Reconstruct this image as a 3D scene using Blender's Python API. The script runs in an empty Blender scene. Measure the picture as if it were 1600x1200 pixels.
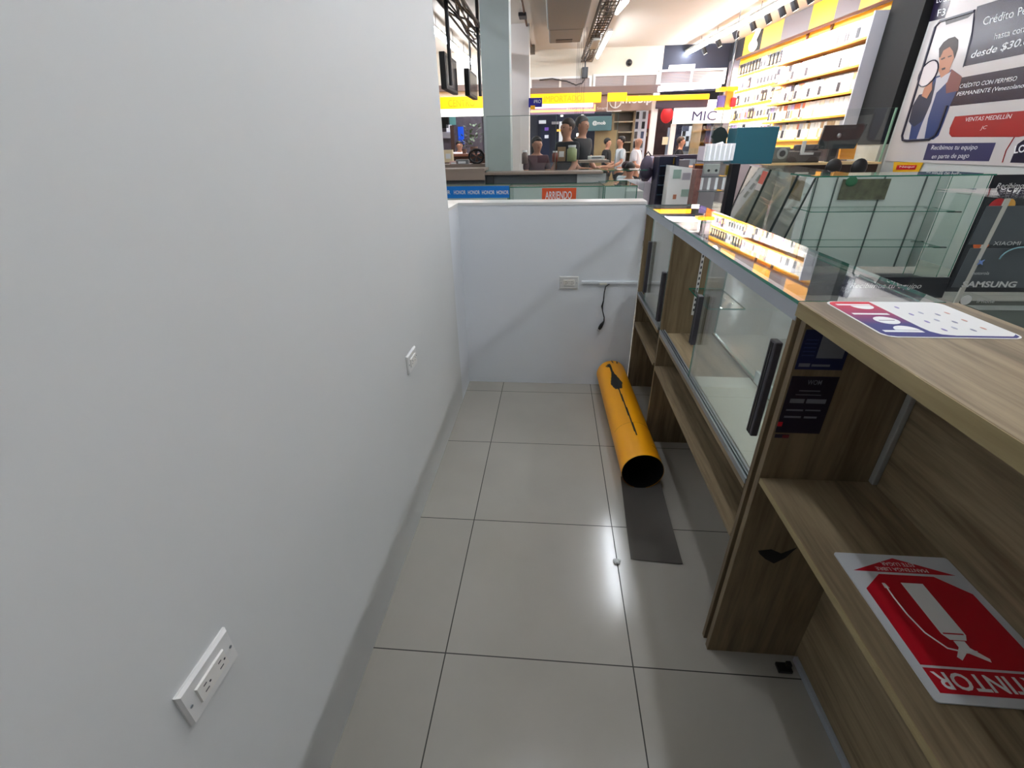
import bpy, math, random
from mathutils import Vector, Matrix
random.seed(7)
C = bpy.context.scene.collection
V = Vector
# ---------------------------------------------------------------- camera
H = 1.46; F = 703.005
RW = Matrix(((0.99628, 0.02447, -0.08066), (0.08269, -0.46355, 0.88079), (-0.01584, -0.88454, -0.46404)))
cx_, cy_, cz_ = RW[0].normalized(), RW[1].normalized(), RW[2].normalized()
cy_ = (cy_ - cz_ * cy_.dot(cz_)).normalized(); cx_ = cy_.cross(cz_)
RW = Matrix((cx_, cy_, cz_))
cam_d = bpy.data.cameras.new('camera'); cam = bpy.data.objects.new('camera', cam_d); C.objects.link(cam)
cam_d.sensor_width = 36; cam_d.lens = F / 1600 * 36; cam_d.clip_start = 0.02; cam_d.clip_end = 200
r_, u_, b_ = RW @ V((1, 0, 0)), RW @ V((0, -1, 0)), RW @ V((0, 0, -1))
M4 = Matrix(((r_.x, u_.x, b_.x, 0), (r_.y, u_.y, b_.y, 0), (r_.z, u_.z, b_.z, H), (0, 0, 0, 1)))
cam.matrix_world = M4
bpy.context.scene.camera = cam
# ---------------------------------------------------------------- world, lights, exposure
w = bpy.data.worlds.new('world'); bpy.context.scene.world = w; w.use_nodes = True
w.node_tree.nodes['Background'].inputs[0].default_value = (0.88, 0.95, 1.0, 1)
w.node_tree.nodes['Background'].inputs[1].default_value = 0.06
vs = bpy.context.scene.view_settings
vs.view_transform = 'Standard'; vs.look = 'None'; vs.gamma = 1; vs.exposure = 0.9; vs.use_curve_mapping = False
TUBE = 42.0      # emission of the hall's fluorescent tubes
SPOT = 190.0     # watts of the track spotlights on the product wall

def ray(px, py): return RW @ V((px - 800, py - 600, F))
def P(px, py, Y): r = ray(px, py); return V((0, 0, H)) + r * (Y / r.y)
def PX(px, py, X): r = ray(px, py); return V((0, 0, H)) + r * (X / r.x)
def PZ(px, py, Z): r = ray(px, py); return V((0, 0, H)) + r * ((Z - H) / r.z)
def PW(px, py, k=5.896):            # the product wall: x + .0875 y = k
    r = ray(px, py); return V((0, 0, H)) + r * (k / (r.x + .0875 * r.y))
def WP(y, z, k=5.896): return V((k - .0875 * y, y, z))

# ---------------------------------------------------------------- materials
def lin(c):
    c = c / 255.0
    return c / 12.92 if c <= 0.04045 else ((c + 0.055) / 1.055) ** 2.4
def col(r, g, b): return (lin(r), lin(g), lin(b), 1)
MATS = {}
def mat(name, rgb, rough=0.5, metal=0.0, emit=0.0, var=0.0, scale=8.0, bump=0.0, spec=0.5):
    if name in MATS: return MATS[name]
    m = bpy.data.materials.new(name); m.use_nodes = True; nt = m.node_tree; b = nt.nodes['Principled BSDF']
    b.inputs['Roughness'].default_value = rough; b.inputs['Metallic'].default_value = metal
    b.inputs['Specular IOR Level'].default_value = spec
    c = col(*rgb); b.inputs['Base Color'].default_value = c
    if emit:
        b.inputs['Emission Color'].default_value = c; b.inputs['Emission Strength'].default_value = emit * (.5 if emit < 10 else 1)
    if var or bump:
        tc = nt.nodes.new('ShaderNodeTexCoord'); n = nt.nodes.new('ShaderNodeTexNoise'); n.inputs['Scale'].default_value = scale
        n.inputs['Detail'].default_value = 4; nt.links.new(tc.outputs['Object'], n.inputs['Vector'])
        if var:
            mx = nt.nodes.new('ShaderNodeMix'); mx.data_type = 'RGBA'
            mx.inputs[6].default_value = tuple(x * (1 - var) for x in c[:3]) + (1,); mx.inputs[7].default_value = tuple(min(1, x * (1 + var)) for x in c[:3]) + (1,)
            nt.links.new(n.outputs['Fac'], mx.inputs[0]); nt.links.new(mx.outputs[2], b.inputs['Base Color'])
        if bump:
            bp = nt.nodes.new('ShaderNodeBump'); bp.inputs['Strength'].default_value = bump; bp.inputs['Distance'].default_value = 0.003
            nt.links.new(n.outputs['Fac'], bp.inputs['Height']); nt.links.new(bp.outputs[0], b.inputs['Normal'])
    MATS[name] = m; return m

def wood_mat(name, axis, c1, c2, rough=0.5):
    m = bpy.data.materials.new(name); m.use_nodes = True; nt = m.node_tree; b = nt.nodes['Principled BSDF']
    tc = nt.nodes.new('ShaderNodeTexCoord'); mp = nt.nodes.new('ShaderNodeMapping')
    sc = [14, 14, 14]; sc[axis] = 1.0; mp.inputs['Scale'].default_value = sc
    n = nt.nodes.new('ShaderNodeTexNoise'); n.inputs['Scale'].default_value = 1.6; n.inputs['Detail'].default_value = 6; n.inputs['Distortion'].default_value = 0.7
    n2 = nt.nodes.new('ShaderNodeTexNoise'); n2.inputs['Scale'].default_value = 9; n2.inputs['Detail'].default_value = 3
    nt.links.new(tc.outputs['Object'], mp.inputs['Vector']); nt.links.new(mp.outputs[0], n.inputs['Vector']); nt.links.new(mp.outputs[0], n2.inputs['Vector'])
    ad = nt.nodes.new('ShaderNodeMath'); ad.operation = 'MULTIPLY_ADD'; ad.inputs[1].default_value = 0.35
    nt.links.new(n2.outputs['Fac'], ad.inputs[0]); nt.links.new(n.outputs['Fac'], ad.inputs[2])
    rp = nt.nodes.new('ShaderNodeValToRGB'); rp.color_ramp.elements[0].position = 0.45; rp.color_ramp.elements[1].position = 0.9
    rp.color_ramp.elements[0].color = col(*c1); rp.color_ramp.elements[1].color = col(*c2)
    nt.links.new(ad.outputs[0], rp.inputs[0]); nt.links.new(rp.outputs[0], b.inputs['Base Color'])
    b.inputs['Roughness'].default_value = rough; b.inputs['Specular IOR Level'].default_value = 0.25
    bp = nt.nodes.new('ShaderNodeBump'); bp.inputs['Strength'].default_value = 0.08; bp.inputs['Distance'].default_value = 0.002
    nt.links.new(n2.outputs['Fac'], bp.inputs['Height']); nt.links.new(bp.outputs[0], b.inputs['Normal'])
    MATS[name] = m; return m

def glass_mat(name, tint, ior=1.5, gloss=0.0):
    m = bpy.data.materials.new(name); m.use_nodes = True; nt = m.node_tree
    nt.nodes.remove(nt.nodes['Principled BSDF']); out = nt.nodes['Material Output']
    tr = nt.nodes.new('ShaderNodeBsdfTransparent'); tr.inputs[0].default_value = tint
    gl = nt.nodes.new('ShaderNodeBsdfGlossy'); gl.inputs['Roughness'].default_value = gloss; gl.inputs[0].default_value = (1, 1, 1, 1)
    ge = nt.nodes.new('ShaderNodeNewGeometry'); mx = nt.nodes.new('ShaderNodeMix'); mx.data_type = 'FLOAT'
    mx.inputs[2].default_value = ior; mx.inputs[3].default_value = 1 / ior
    nt.links.new(ge.outputs['Backfacing'], mx.inputs[0])
    fr = nt.nodes.new('ShaderNodeFresnel'); nt.links.new(mx.outputs[0], fr.inputs['IOR'])
    ms = nt.nodes.new('ShaderNodeMixShader'); nt.links.new(fr.outputs[0], ms.inputs[0]); nt.links.new(tr.outputs[0], ms.inputs[1]); nt.links.new(gl.outputs[0], ms.inputs[2])
    nt.links.new(ms.outputs[0], out.inputs[0]); MATS[name] = m; return m

def tile_mat():
    m = bpy.data.materials.new('floor tiles'); m.use_nodes = True; nt = m.node_tree; b = nt.nodes['Principled BSDF']; L = nt.links
    tc = nt.nodes.new('ShaderNodeTexCoord'); sp = nt.nodes.new('ShaderNodeSeparateXYZ'); L.new(tc.outputs['Object'], sp.inputs[0])
    def M(op, a, b_=None, c=None):
        n = nt.nodes.new('ShaderNodeMath'); n.operation = op
        for i, q in enumerate((a, b_, c)):
            if q is None: continue
            if isinstance(q, (int, float)): n.inputs[i].default_value = q
            else: L.new(q, n.inputs[i])
        return n.outputs[0]
    ln = []; ids = []
    for i, (off, per) in enumerate(((-0.314, 0.603), (0.872, 0.597))):
        t = M('DIVIDE', M('SUBTRACT', sp.outputs[i], off), per); fr = M('FRACT', t); ids.append(M('FLOOR', t))
        d = M('ABSOLUTE', M('SUBTRACT', fr, 0.5)); ln.append(M('GREATER_THAN', d, 0.4968))
    g = M('MAXIMUM', ln[0], ln[1])
    cb = nt.nodes.new('ShaderNodeCombineXYZ'); L.new(ids[0], cb.inputs[0]); L.new(ids[1], cb.inputs[1])
    wn = nt.nodes.new('ShaderNodeTexWhiteNoise'); L.new(cb.outputs[0], wn.inputs[0])
    n = nt.nodes.new('ShaderNodeTexNoise'); n.inputs['Scale'].default_value = 2.5; n.inputs['Detail'].default_value = 5; L.new(tc.outputs['Object'], n.inputs['Vector'])
    a = M('MULTIPLY_ADD', wn.outputs[0], 0.25, M('MULTIPLY', n.outputs['Fac'], 0.75))
    mx = nt.nodes.new('ShaderNodeMix'); mx.data_type = 'RGBA'; mx.inputs[6].default_value = col(152, 148, 140); mx.inputs[7].default_value = col(176, 172, 164); L.new(a, mx.inputs[0])
    m2 = nt.nodes.new('ShaderNodeMix'); m2.data_type = 'RGBA'; m2.inputs[7].default_value = col(52, 50, 46); L.new(g, m2.inputs[0]); L.new(mx.outputs[2], m2.inputs[6])
    L.new(m2.outputs[2], b.inputs['Base Color'])
    L.new(M('MULTIPLY_ADD', g, 0.6, M('MULTIPLY_ADD', n.outputs['Fac'], 0.12, 0.09)), b.inputs['Roughness'])
    bp = nt.nodes.new('ShaderNodeBump'); bp.inputs['Strength'].default_value = 0.3; bp.inputs['Distance'].default_value = 0.002; bp.invert = True
    L.new(g, bp.inputs['Height']); L.new(bp.outputs[0], b.inputs['Normal'])
    return m

def lines_mat(name, c1, c2, axis, freq, duty=0.5, rough=0.5, emit=0.0):     # repeated slats or rows drawn across one axis
    m = bpy.data.materials.new(name); m.use_nodes = True; nt = m.node_tree; b = nt.nodes['Principled BSDF']; L = nt.links
    tc = nt.nodes.new('ShaderNodeTexCoord'); sp = nt.nodes.new('ShaderNodeSeparateXYZ'); L.new(tc.outputs['Object'], sp.inputs[0])
    a = nt.nodes.new('ShaderNodeMath'); a.operation = 'MULTIPLY'; a.inputs[1].default_value = freq; L.new(sp.outputs[axis], a.inputs[0])
    f = nt.nodes.new('ShaderNodeMath'); f.operation = 'FRACT'; L.new(a.outputs[0], f.inputs[0])
    g = nt.nodes.new('ShaderNodeMath'); g.operation = 'GREATER_THAN'; g.inputs[1].default_value = duty; L.new(f.outputs[0], g.inputs[0])
    mx = nt.nodes.new('ShaderNodeMix'); mx.data_type = 'RGBA'; mx.inputs[6].default_value = col(*c1); mx.inputs[7].default_value = col(*c2); L.new(g.outputs[0], mx.inputs[0])
    L.new(mx.outputs[2], b.inputs['Base Color']); b.inputs['Roughness'].default_value = rough
    if emit: L.new(mx.outputs[2], b.inputs['Emission Color']); b.inputs['Emission Strength'].default_value = emit
    MATS[name] = m; return m

WALL = mat('white painted plaster', (211, 213, 212), 0.6, var=0.025, scale=3, bump=0.06)
WALLB = mat('cool white paint', (222, 226, 231), 0.55, var=0.02, scale=3, bump=0.05)
CEIL = mat('ceiling paint', (205, 196, 184), 0.8, var=0.04, scale=1.5)
BEIGE = mat('beige plaster', (214, 206, 190), 0.8)
OAKY = wood_mat('oak laminate along', 1, (100, 85, 64), (156, 138, 110), 0.5)
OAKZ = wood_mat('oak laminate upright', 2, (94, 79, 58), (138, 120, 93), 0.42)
OAKE = wood_mat('oak edge band', 1, (128, 112, 78), (158, 142, 105), 0.45)
GLASS = glass_mat('clear glass', (0.965, 0.985, 0.975, 1))
GLASSG = glass_mat('green tinted glass', (0.955, 0.985, 0.972, 1), 1.28)
EDGE = mat('glass edge', (40, 120, 98), 0.15)
ALU = mat('brushed aluminium', (150, 155, 160), 0.35, metal=0.6)
ALUW = mat('pale aluminium trim', (168, 174, 182), 0.4, metal=0.2)
DARKM = mat('dark anodised metal', (72, 69, 76), 0.4, metal=0.3)
BLACK = mat('black plastic', (18, 18, 20), 0.4)
NAVY = mat('navy', (18, 22, 52), 0.4)
RUB = mat('black rubber', (12, 12, 13), 0.6)
WHITE = mat('white plastic', (222, 222, 220), 0.3)
WHITEL = mat('white laminate', (200, 203, 200), 0.4)
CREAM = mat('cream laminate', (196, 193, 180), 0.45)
YEL = mat('yellow laminate', (252, 186, 24), 0.45)
ORG = mat('amber laminate', (246, 172, 60), 0.45)
GREY = mat('grey laminate', (112, 102, 104), 0.5)
RED = mat('red vinyl', (196, 22, 34), 0.4)
LIT = mat('white letters', (235, 235, 235), 0.5)
PALE = mat('frosty pale laminate', (196, 206, 208), 0.4)
GREYG = mat('grey green paint', (184, 195, 193), 0.6, var=0.02)
TUBEM = mat('fluorescent tube glow', (240, 246, 255), 0.5, emit=TUBE)
BLUE = mat('bright blue vinyl', (22, 128, 214), 0.35)
ORANGE = mat('orange paper', (226, 88, 38), 0.5)
DGREY = mat('dark grey', (52, 52, 56), 0.5)
MGREY = mat('mid grey', (118, 120, 122), 0.5)
BROWN = mat('brown', (98, 66, 46), 0.6)
TEAL = mat('teal panel', (42, 110, 128), 0.35)
SKIN = mat('skin', (190, 138, 112), 0.55)
HAIR = mat('dark hair', (26, 20, 18), 0.6)

# ---------------------------------------------------------------- mesh helpers
class MB:
    def __init__(s): s.v = []; s.f = []; s.mi = []
    def add(s, vs, fs, mi=0):
        n = len(s.v); s.v += [V(x) for x in vs]
        for i, f in enumerate(fs): s.f.append([n + k for k in f]); s.mi.append(mi[i] if isinstance(mi, (list, tuple)) else mi)
        return s
    def hexa(s, p, mi=0):   # 8 points: bottom 4, top 4
        return s.add(p, [(3, 2, 1, 0), (4, 5, 6, 7), (0, 1, 5, 4), (1, 2, 6, 5), (2, 3, 7, 6), (3, 0, 4, 7)], mi)
    def box(s, a, b, bev=0.0, mi=0):
        x0, x1 = sorted((a[0], b[0])); y0, y1 = sorted((a[1], b[1])); z0, z1 = sorted((a[2], b[2]))
        m = min(x1 - x0, y1 - y0, z1 - z0)
        if bev <= 0 or m < 2.2 * bev:
            return s.hexa([(x0, y0, z0), (x1, y0, z0), (x1, y1, z0), (x0, y1, z0), (x0, y0, z1), (x1, y0, z1), (x1, y1, z1), (x0, y1, z1)], mi)
        import bmesh
        bm = bmesh.new(); bmesh.ops.create_cube(bm, size=1)
        for q in bm.verts: q.co = V(((x0 + x1) / 2 + q.co.x * (x1 - x0), (y0 + y1) / 2 + q.co.y * (y1 - y0), (z0 + z1) / 2 + q.co.z * (z1 - z0)))
        bmesh.ops.bevel(bm, geom=bm.edges[:], offset=bev, segments=2, affect='EDGES', profile=0.5)
        bm.verts.ensure_lookup_table(); s.add([q.co.copy() for q in bm.verts], [[q.index for q in f.verts] for f in bm.faces], mi); bm.free(); return s
    def pane(s, a, b, axis):    # glass pane, edges get slot 1
        n = len(s.f); s.box(a, b); m = [(2, 2), (1, 1)]
        order = {2: [0, 0, 1, 1, 1, 1], 1: [1, 1, 0, 1, 0, 1], 0: [1, 1, 1, 0, 1, 0]}[axis]
        s.mi[n:] = order; return s
    def slab(s, pts, t, mi=0):  # polygon pts extruded along t
        n = len(pts); t = V(t); vs = [V(p) for p in pts] + [V(p) + t for p in pts]
        fs = [list(range(n))[::-1], list(range(n, 2 * n))] + [(i, (i + 1) % n, n + (i + 1) % n, n + i) for i in range(n)]
        return s.add(vs, fs, mi)
    def tube(s, pts, r, k=8, cap=True, mi=0):
        pts = [V(p) for p in pts]; rs = r if isinstance(r, (list, tuple)) else [r] * len(pts); vs = []; up = None
        for i, p in enumerate(pts):
            d = (pts[min(i + 1, len(pts) - 1)] - pts[max(i - 1, 0)]).normalized()
            if up is None: up = V((0, 0, 1)) if abs(d.z) < .9 else V((1, 0, 0))
            a = d.cross(up).normalized(); up = a.cross(d).normalized()
            vs += [p + (a * math.cos(2 * math.pi * j / k) + up * math.sin(2 * math.pi * j / k)) * rs[i] for j in range(k)]
        fs = [(i * k + j, i * k + (j + 1) % k, (i + 1) * k + (j + 1) % k, (i + 1) * k + j) for i in range(len(pts) - 1) for j in range(k)]
        if cap: fs += [list(range(k))[::-1], [(len(pts) - 1) * k + j for j in range(k)]]
        return s.add(vs, fs, mi)
    def ball(s, c, r, n=8, mi=0):
        c = V(c); r = V(r) if isinstance(r, (tuple, list, Vector)) else V((r, r, r)); k = n * 2; vs = [c + V((0, 0, r.z))]
        for i in range(1, n):
            t = math.pi * i / n
            for j in range(k): a = 2 * math.pi * j / k; vs.append(c + V((r.x * math.sin(t) * math.cos(a), r.y * math.sin(t) * math.sin(a), r.z * math.cos(t))))
        vs.append(c - V((0, 0, r.z))); fs = [(0, 1 + j, 1 + (j + 1) % k) for j in range(k)]
        for i in range(n - 2): fs += [(1 + i * k + j, 1 + (i + 1) * k + j, 1 + (i + 1) * k + (j + 1) % k, 1 + i * k + (j + 1) % k) for j in range(k)]
        e = len(vs) - 1; fs += [(e, 1 + (n - 2) * k + (j + 1) % k, 1 + (n - 2) * k + j) for j in range(k)]
        return s.add(vs, fs, mi)
    def build(s, name, mats, parent=None, smooth=False, rel=True):
        me = bpy.data.meshes.new(name); org = wloc(parent) if (parent and rel) else V((0, 0, 0))
        me.from_pydata([v - org for v in s.v], [], s.f)
        for m in (mats if isinstance(mats, (list, tuple)) else [mats]): me.materials.append(m)
        for i, p in enumerate(me.polygons): p.material_index = s.mi[i]; p.use_smooth = smooth
        me.update(); o = bpy.data.objects.new(name, me); C.objects.link(o)
        if parent: o.parent = parent
        return o
def wloc(o):
    v = V((0, 0, 0))
    while o: v += o.location; o = o.parent
    return v
def tag(o, label, cat, group=None, kind=None):
    if label: o['label'] = label
    if cat: o['category'] = cat
    if group: o['group'] = group
    if kind: o['kind'] = kind
    return o
def thing(name, label, cat, loc=(0, 0, 0), group=None):
    o = bpy.data.objects.new(name, None); C.objects.link(o); o.location = loc; o.empty_display_size = 0.05
    return tag(o, label, cat, group)
def struct(name, mb, m): return tag(mb.build(name, m), None, None, None, 'structure')
def solid(name, label, cat, mb, m, group=None, base=None, smooth=False):    # a thing that is one mesh, origin at its base
    if base is None:
        xs = [v.x for v in mb.v]; ys = [v.y for v in mb.v]; base = V(((min(xs) + max(xs)) / 2, (min(ys) + max(ys)) / 2, min(v.z for v in mb.v)))
    mb.v = [v - base for v in mb.v]; o = mb.build(name, m, smooth=smooth); o.location = base; return tag(o, label, cat, group)
def copy_tree(o, parent=None):
    c = o.copy(); C.objects.link(c); c.parent = parent
    for ch in list(o.children): copy_tree(ch, c)
    return c
def text(name, s, parent, bl, br, tl, m, depth=0.0008, off=0.001, bold=0.0, shear=0.0, normal=None, spacing=1.0):
    cu = bpy.data.curves.new(name, 'FONT'); cu.body = s; cu.size = 1; cu.offset = bold; cu.shear = shear; cu.space_character = spacing; cu.resolution_u = 3
    t = bpy.data.objects.new('tmp', cu); me = bpy.data.meshes.new_from_object(t); bpy.data.objects.remove(t); bpy.data.curves.remove(cu)
    vs = [v.co.copy() for v in me.vertices]; fs = [list(p.vertices) for p in me.polygons]; bpy.data.meshes.remove(me)
    x0 = min(v.x for v in vs); x1 = max(v.x for v in vs); y0 = min(v.y for v in vs); y1 = max(v.y for v in vs)
    bl, br, tl = V(bl), V(br), V(tl); n = normal if normal else (br - bl).cross(tl - bl).normalized(); n = V(n)
    pts = [bl + (br - bl) * ((v.x - x0) / (x1 - x0)) + (tl - bl) * ((v.y - y0) / (y1 - y0)) + n * off for v in vs]
    nv = len(pts); mb = MB(); mb.add(pts, fs); return mb.build(name, m, parent)
def facebox(name, label, cat, p0, p1, Y, d, m, group=None, bev=0.0):   # an upright box seen face-on between two points at depth Y
    a = P(*p0, Y); b = P(*p1, Y); return solid(name, label, cat, MB().box((a.x, Y, a.z), (b.x, Y + d, b.z), bev), m, group)
def rect(p0, p1, Y): a = P(*p0, Y); b = P(*p1, Y); return min(a.x, b.x), max(a.x, b.x), min(a.z, b.z), max(a.z, b.z)
GP = [GLASS, EDGE]; GPG = [GLASSG, EDGE]

# ================================================================ SETTING
struct('floor', MB().box((-8, -5, -0.1), (14, 24, 0)), tile_mat())
struct('ceiling', MB().box((-8, -5, 3.8), (14, 24, 3.9)), CEIL)
struct('wall_left', MB().box((-0.697, -4, 0), (-0.557, 2.53, 2.75)), WALL)
lb = MB(); lb.box((-0.697, 2.53, 0), (-0.557, 2.95, 1.165), 0); struct('wall_left_low', lb, WALLB)
struct('wall_back', MB().box((-0.557, 2.8, 0), (0.535, 2.95, 1.165)), WALLB)
mb = MB(); mb.box((-0.70, 2.53, 1.165), (-0.555, 2.955, 1.18)); mb.box((-0.555, 2.797, 1.165), (0.535, 2.955, 1.18)); struct('trim_1', mb, WHITE)
struct('wall_far', MB().box((-8, 15.0, 2.45), (2.85, 15.3, 3.8)), BEIGE)
struct('wall_far_dark', MB().box((2.85, 15.0, 2.75), (4.6, 15.3, 3.8)), mat('navy wall paint', (38, 42, 58), 0.6))
struct('wall_backdrop', MB().box((-8, 20.0, 0), (8, 20.2, 3.8)), mat('far shop wall', (120, 116, 122), 0.7, var=.3, scale=2))
# product wall (slightly turned) and the wall with the advertisement
mb = MB(); a, b = WP(9.05, 0), WP(15.3, 0)
mb.hexa([a, a + V((.2, 0, 0)), b + V((.2, 0, 0)), b, a + V((0, 0, 3.8)), a + V((.2, 0, 3.8)), b + V((.2, 0, 3.8)), b + V((0, 0, 3.8))]); struct('wall_right', mb, mat('grey violet wall paint', (104, 96, 102), .7))
struct('wall_right_near', MB().box((5.1, -3, 0), (5.3, 8.25, 3.8)), WHITEL)
mb = MB(); mb.box((4.98, 8.27, 1.42), (5.35, 9.04, 3.8)); struct('trim_2', mb, mat('charcoal column', (18, 18, 18), 0.8, var=.15))
struct('trim_3', MB().box((4.99, 8.27, 0), (5.35, 9.04, 1.42)), CREAM)
# columns
x0, x1, _, _ = rect((752, 100), (796, 100), 6.75)
struct('trim_4', MB().box((x0, 6.75, 0), (x1, 7.05, 3.8)), GREYG)
x0, x1, _, _ = rect((797, 150), (827, 150), 12)
struct('trim_5', MB().box((x0 - .1, 12, 0), (x1, 12.35, 3.8)), mat('off white column paint', (226, 220, 216), 0.7, var=.03))

# ================================================================ WALL FITTINGS
def outlet(label, o, ex, n):     # o centre, ex unit vector along, n normal
    o, ex, n = V(o), V(ex), V(n); ez = V((0, 0, 1)); t = thing('power_outlet', label, 'outlet', o - ez * .0385, 'white duplex wall outlets')
    def B(a0, a1, z0, z1, d0, d1, s=0.0):
        return [o + ex * q[0] + ez * q[1] + n * q[2] for q in ((a0, z0, d0), (a1, z0, d0), (a1, z1, d0), (a0, z1, d0), (a0 + s, z0 + s, d1), (a1 - s, z0 + s, d1), (a1 - s, z1 - s, d1), (a0 + s, z1 - s, d1))]
    MB().hexa(B(-.0585, .0585, -.0385, .0385, 0, .004)).hexa(B(-.0585, .0585, -.0385, .0385, .004, .009, .004)).build('cover_plate', WHITE, t)
    f = MB().hexa(B(-.034, .034, -.018, .018, .008, .0125, .0015)).build('socket_face', mat('warm white plastic', (228, 226, 220), .35), t)
    for c in (-.018, .018):
        for k, (dz, hh) in enumerate(((-.0065, .0045), (.0065, .0035))): MB().hexa(B(c - hh, c + hh, dz - .001, dz + .001, .0118, .0128)).build('slot', DGREY, f)
        MB().tube([o + ex * (c + .0095) + n * .0118, o + ex * (c + .0095) + n * .0128], .0022, 8).build('ground_hole', DGREY, f)
    for sg in (-1, 1): MB().tube([o + ex * .048 * sg + n * .009, o + ex * .048 * sg + n * .0102], .0028, 10).build('screw', ALU, t)
    return t
outlet('white duplex power outlet low on the tall white wall, nearest the camera', (-.557, .3955, .689), (0, 1, 0), (1, 0, 0))
outlet('white duplex power outlet on the tall white wall, the farther and smaller of the two', (-.557, 1.614, .708), (0, 1, 0), (1, 0, 0))
outlet('white duplex power outlet on the low back wall, beside the cable raceway', (.112, 2.8, .711), (1, 0, 0), (0, -1, 0))
t = thing('cable_raceway', 'thin white cable raceway running from the back wall outlet to the display case', 'raceway', (.35, 2.795, .70))
MB().box((.19, 2.788, .706), (.533, 2.80, .722), .002).build('channel', WALLB, t)
MB().box((.30, 2.785, .700), (.345, 2.80, .712), .002).build('joint_cover', mat('cream plastic', (215, 212, 200), .4), t)
t = thing('power_lead', 'short black power cord with a plug hanging from the raceway on the back wall', 'cord', (.33, 2.79, .41))
pts = [(.36, 2.786, .706), (.338, 2.785, .69), (.333, 2.785, .655), (.332, 2.785, .6), (.326, 2.785, .565), (.331, 2.785, .535), (.345, 2.786, .49), (.346, 2.786, .465), (.337, 2.787, .445)]
MB().tube(pts, [.003, .003, .003, .003, .006, .003, .0035, .004, .004], 8).build('cable', RUB, t, True)
MB().tube([(.344, 2.785, .462), (.332, 2.783, .44), (.325, 2.782, .425), (.318, 2.781, .412)], [.005, .011, .012, .009], 10).build('plug', RUB, t, True)
for dx in (0, .008): MB().tube([(.313 + dx, 2.779, .415 - dx * .6), (.307 + dx, 2.777, .401 - dx * .6)], .0022, 6).build('prong', ALU, t)

# ================================================================ DISPLAY CASES ALONG THE AISLE
def display_case(label, y0, y1, near_panel, doors, handles, inner):
    t = thing('display_case', label, 'display case', (.66, (y0 + y1) / 2, 0), 'glass topped display cases along the aisle')
    X0, X1 = .535, .80
    if near_panel: MB().box((X0 + .002, y0, 0), (X1, y0 + .016, 1.152), .001).build('side_panel', OAKZ, t)
    MB().box((X0 + .004, y1 - .016, 0), (X1, y1, 1.112), .001).build('side_panel', OAKZ, t)
    MB().box((X1 - .014, y0 + .016, .0), (X1, y1 - .016, .65)).build('back_panel', OAKZ, t)
    MB().box((X0, y0 + .016, .45), (X1 - .015, y1 - .017, .466), .001).build('shelf', OAKY, t)
    MB().box((X0, y0 + .017, .628), (X1 - .015, y1 - .017, .645), .001).build('deck', OAKY, t)
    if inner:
        MB().box((.575, y0 + .018, .6455), (X1 - .016, y0 + .66, .6475)).build('cream_reflection_sheet', CREAM, t)  # added cream sheet standing in for the white wall mirrored in the doors
    tr = MB().box((X0, y0 + .017, .6455), (X0 + .006, y1 - .017, .662)).box((X0 + .011, y0 + .017, .6455), (X0 + .015, y1 - .017, .662)).box((X0 + .020, y0 + .017, .6455), (X0 + .026, y1 - .017, .662)).build('door_track', ALU, t)
    for gx in (.006, .015): MB().box((X0 + gx, y0 + .017, .6455), (X0 + gx + .005, y1 - .017, .651)).build('track_groove', NAVY, tr)
    MB().box((X0, y0 + .002, 1.114), (X0 + .03, y1 - .002, 1.150), .001).build('top_rail', ALUW, t)
    MB().pane((X0 - .006, y0 - .004, 1.153), (.822, y1 + .003, 1.161), 2).build('glass_top', GP, t)
    MB().pane((X1 - .008, y0 + .02, .652), (X1, y1 - .02, 1.152), 0).build('front_glass', GP, t)
    for k, (a, b) in enumerate(doors):
        d = MB().pane((X0 + (.007, .016)[k], a, .653), (X0 + (.010, .019)[k], b, 1.128), 0).build('sliding_door', [GLASS, EDGE], t)
        hy, z0, z1 = handles[k]
        hd = MB().box((X0 - .012, hy + .002, z0), (X0 + .006, hy + .034, z1), .003).build('handle', DARKM, d); MB().box((X0 - .0135, hy + .012, z0 + .004), (X0 - .0118, hy + .018, z1 - .004)).box((X0 - .0135, hy + .022, z0 + .004), (X0 - .0118, hy + .025, z1 - .004)).build('grip_groove', BLACK, hd)
    return t
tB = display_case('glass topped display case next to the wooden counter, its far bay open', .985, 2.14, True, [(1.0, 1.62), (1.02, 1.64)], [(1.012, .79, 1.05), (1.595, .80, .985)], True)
tA = display_case('glass topped display case against the low back wall, both doors closed', 2.145, 2.80, False, [(2.15, 2.60), (2.20, 2.65)], [(2.155, .69, .93), (2.55, .72, 1.0)], False)
# shelf standard, glass shelf and clip strips inside the nearer case
st = MB().box((.672, 2.118, .74), (.684, 2.125, 1.11)).build('shelf_standard', WHITE, tB)
for i in range(14): MB().box((.675, 2.1165, .76 + i * .025), (.681, 2.1185, .772 + i * .025)).build('slot', DGREY, st)
MB().pane((.64, 1.82, .865), (.785, 2.12, .871), 2).build('glass_shelf', GPG, tB)
MB().box((.66, 1.88, .845), (.668, 2.12, .864)).build('shelf_bracket', BLACK, tB)
# inside the nearer case, white board low on the customer glass
MB().box((.781, 1.02, .655), (.790, 1.60, .70)).build('lower_strip', PALE, tB)

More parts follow.
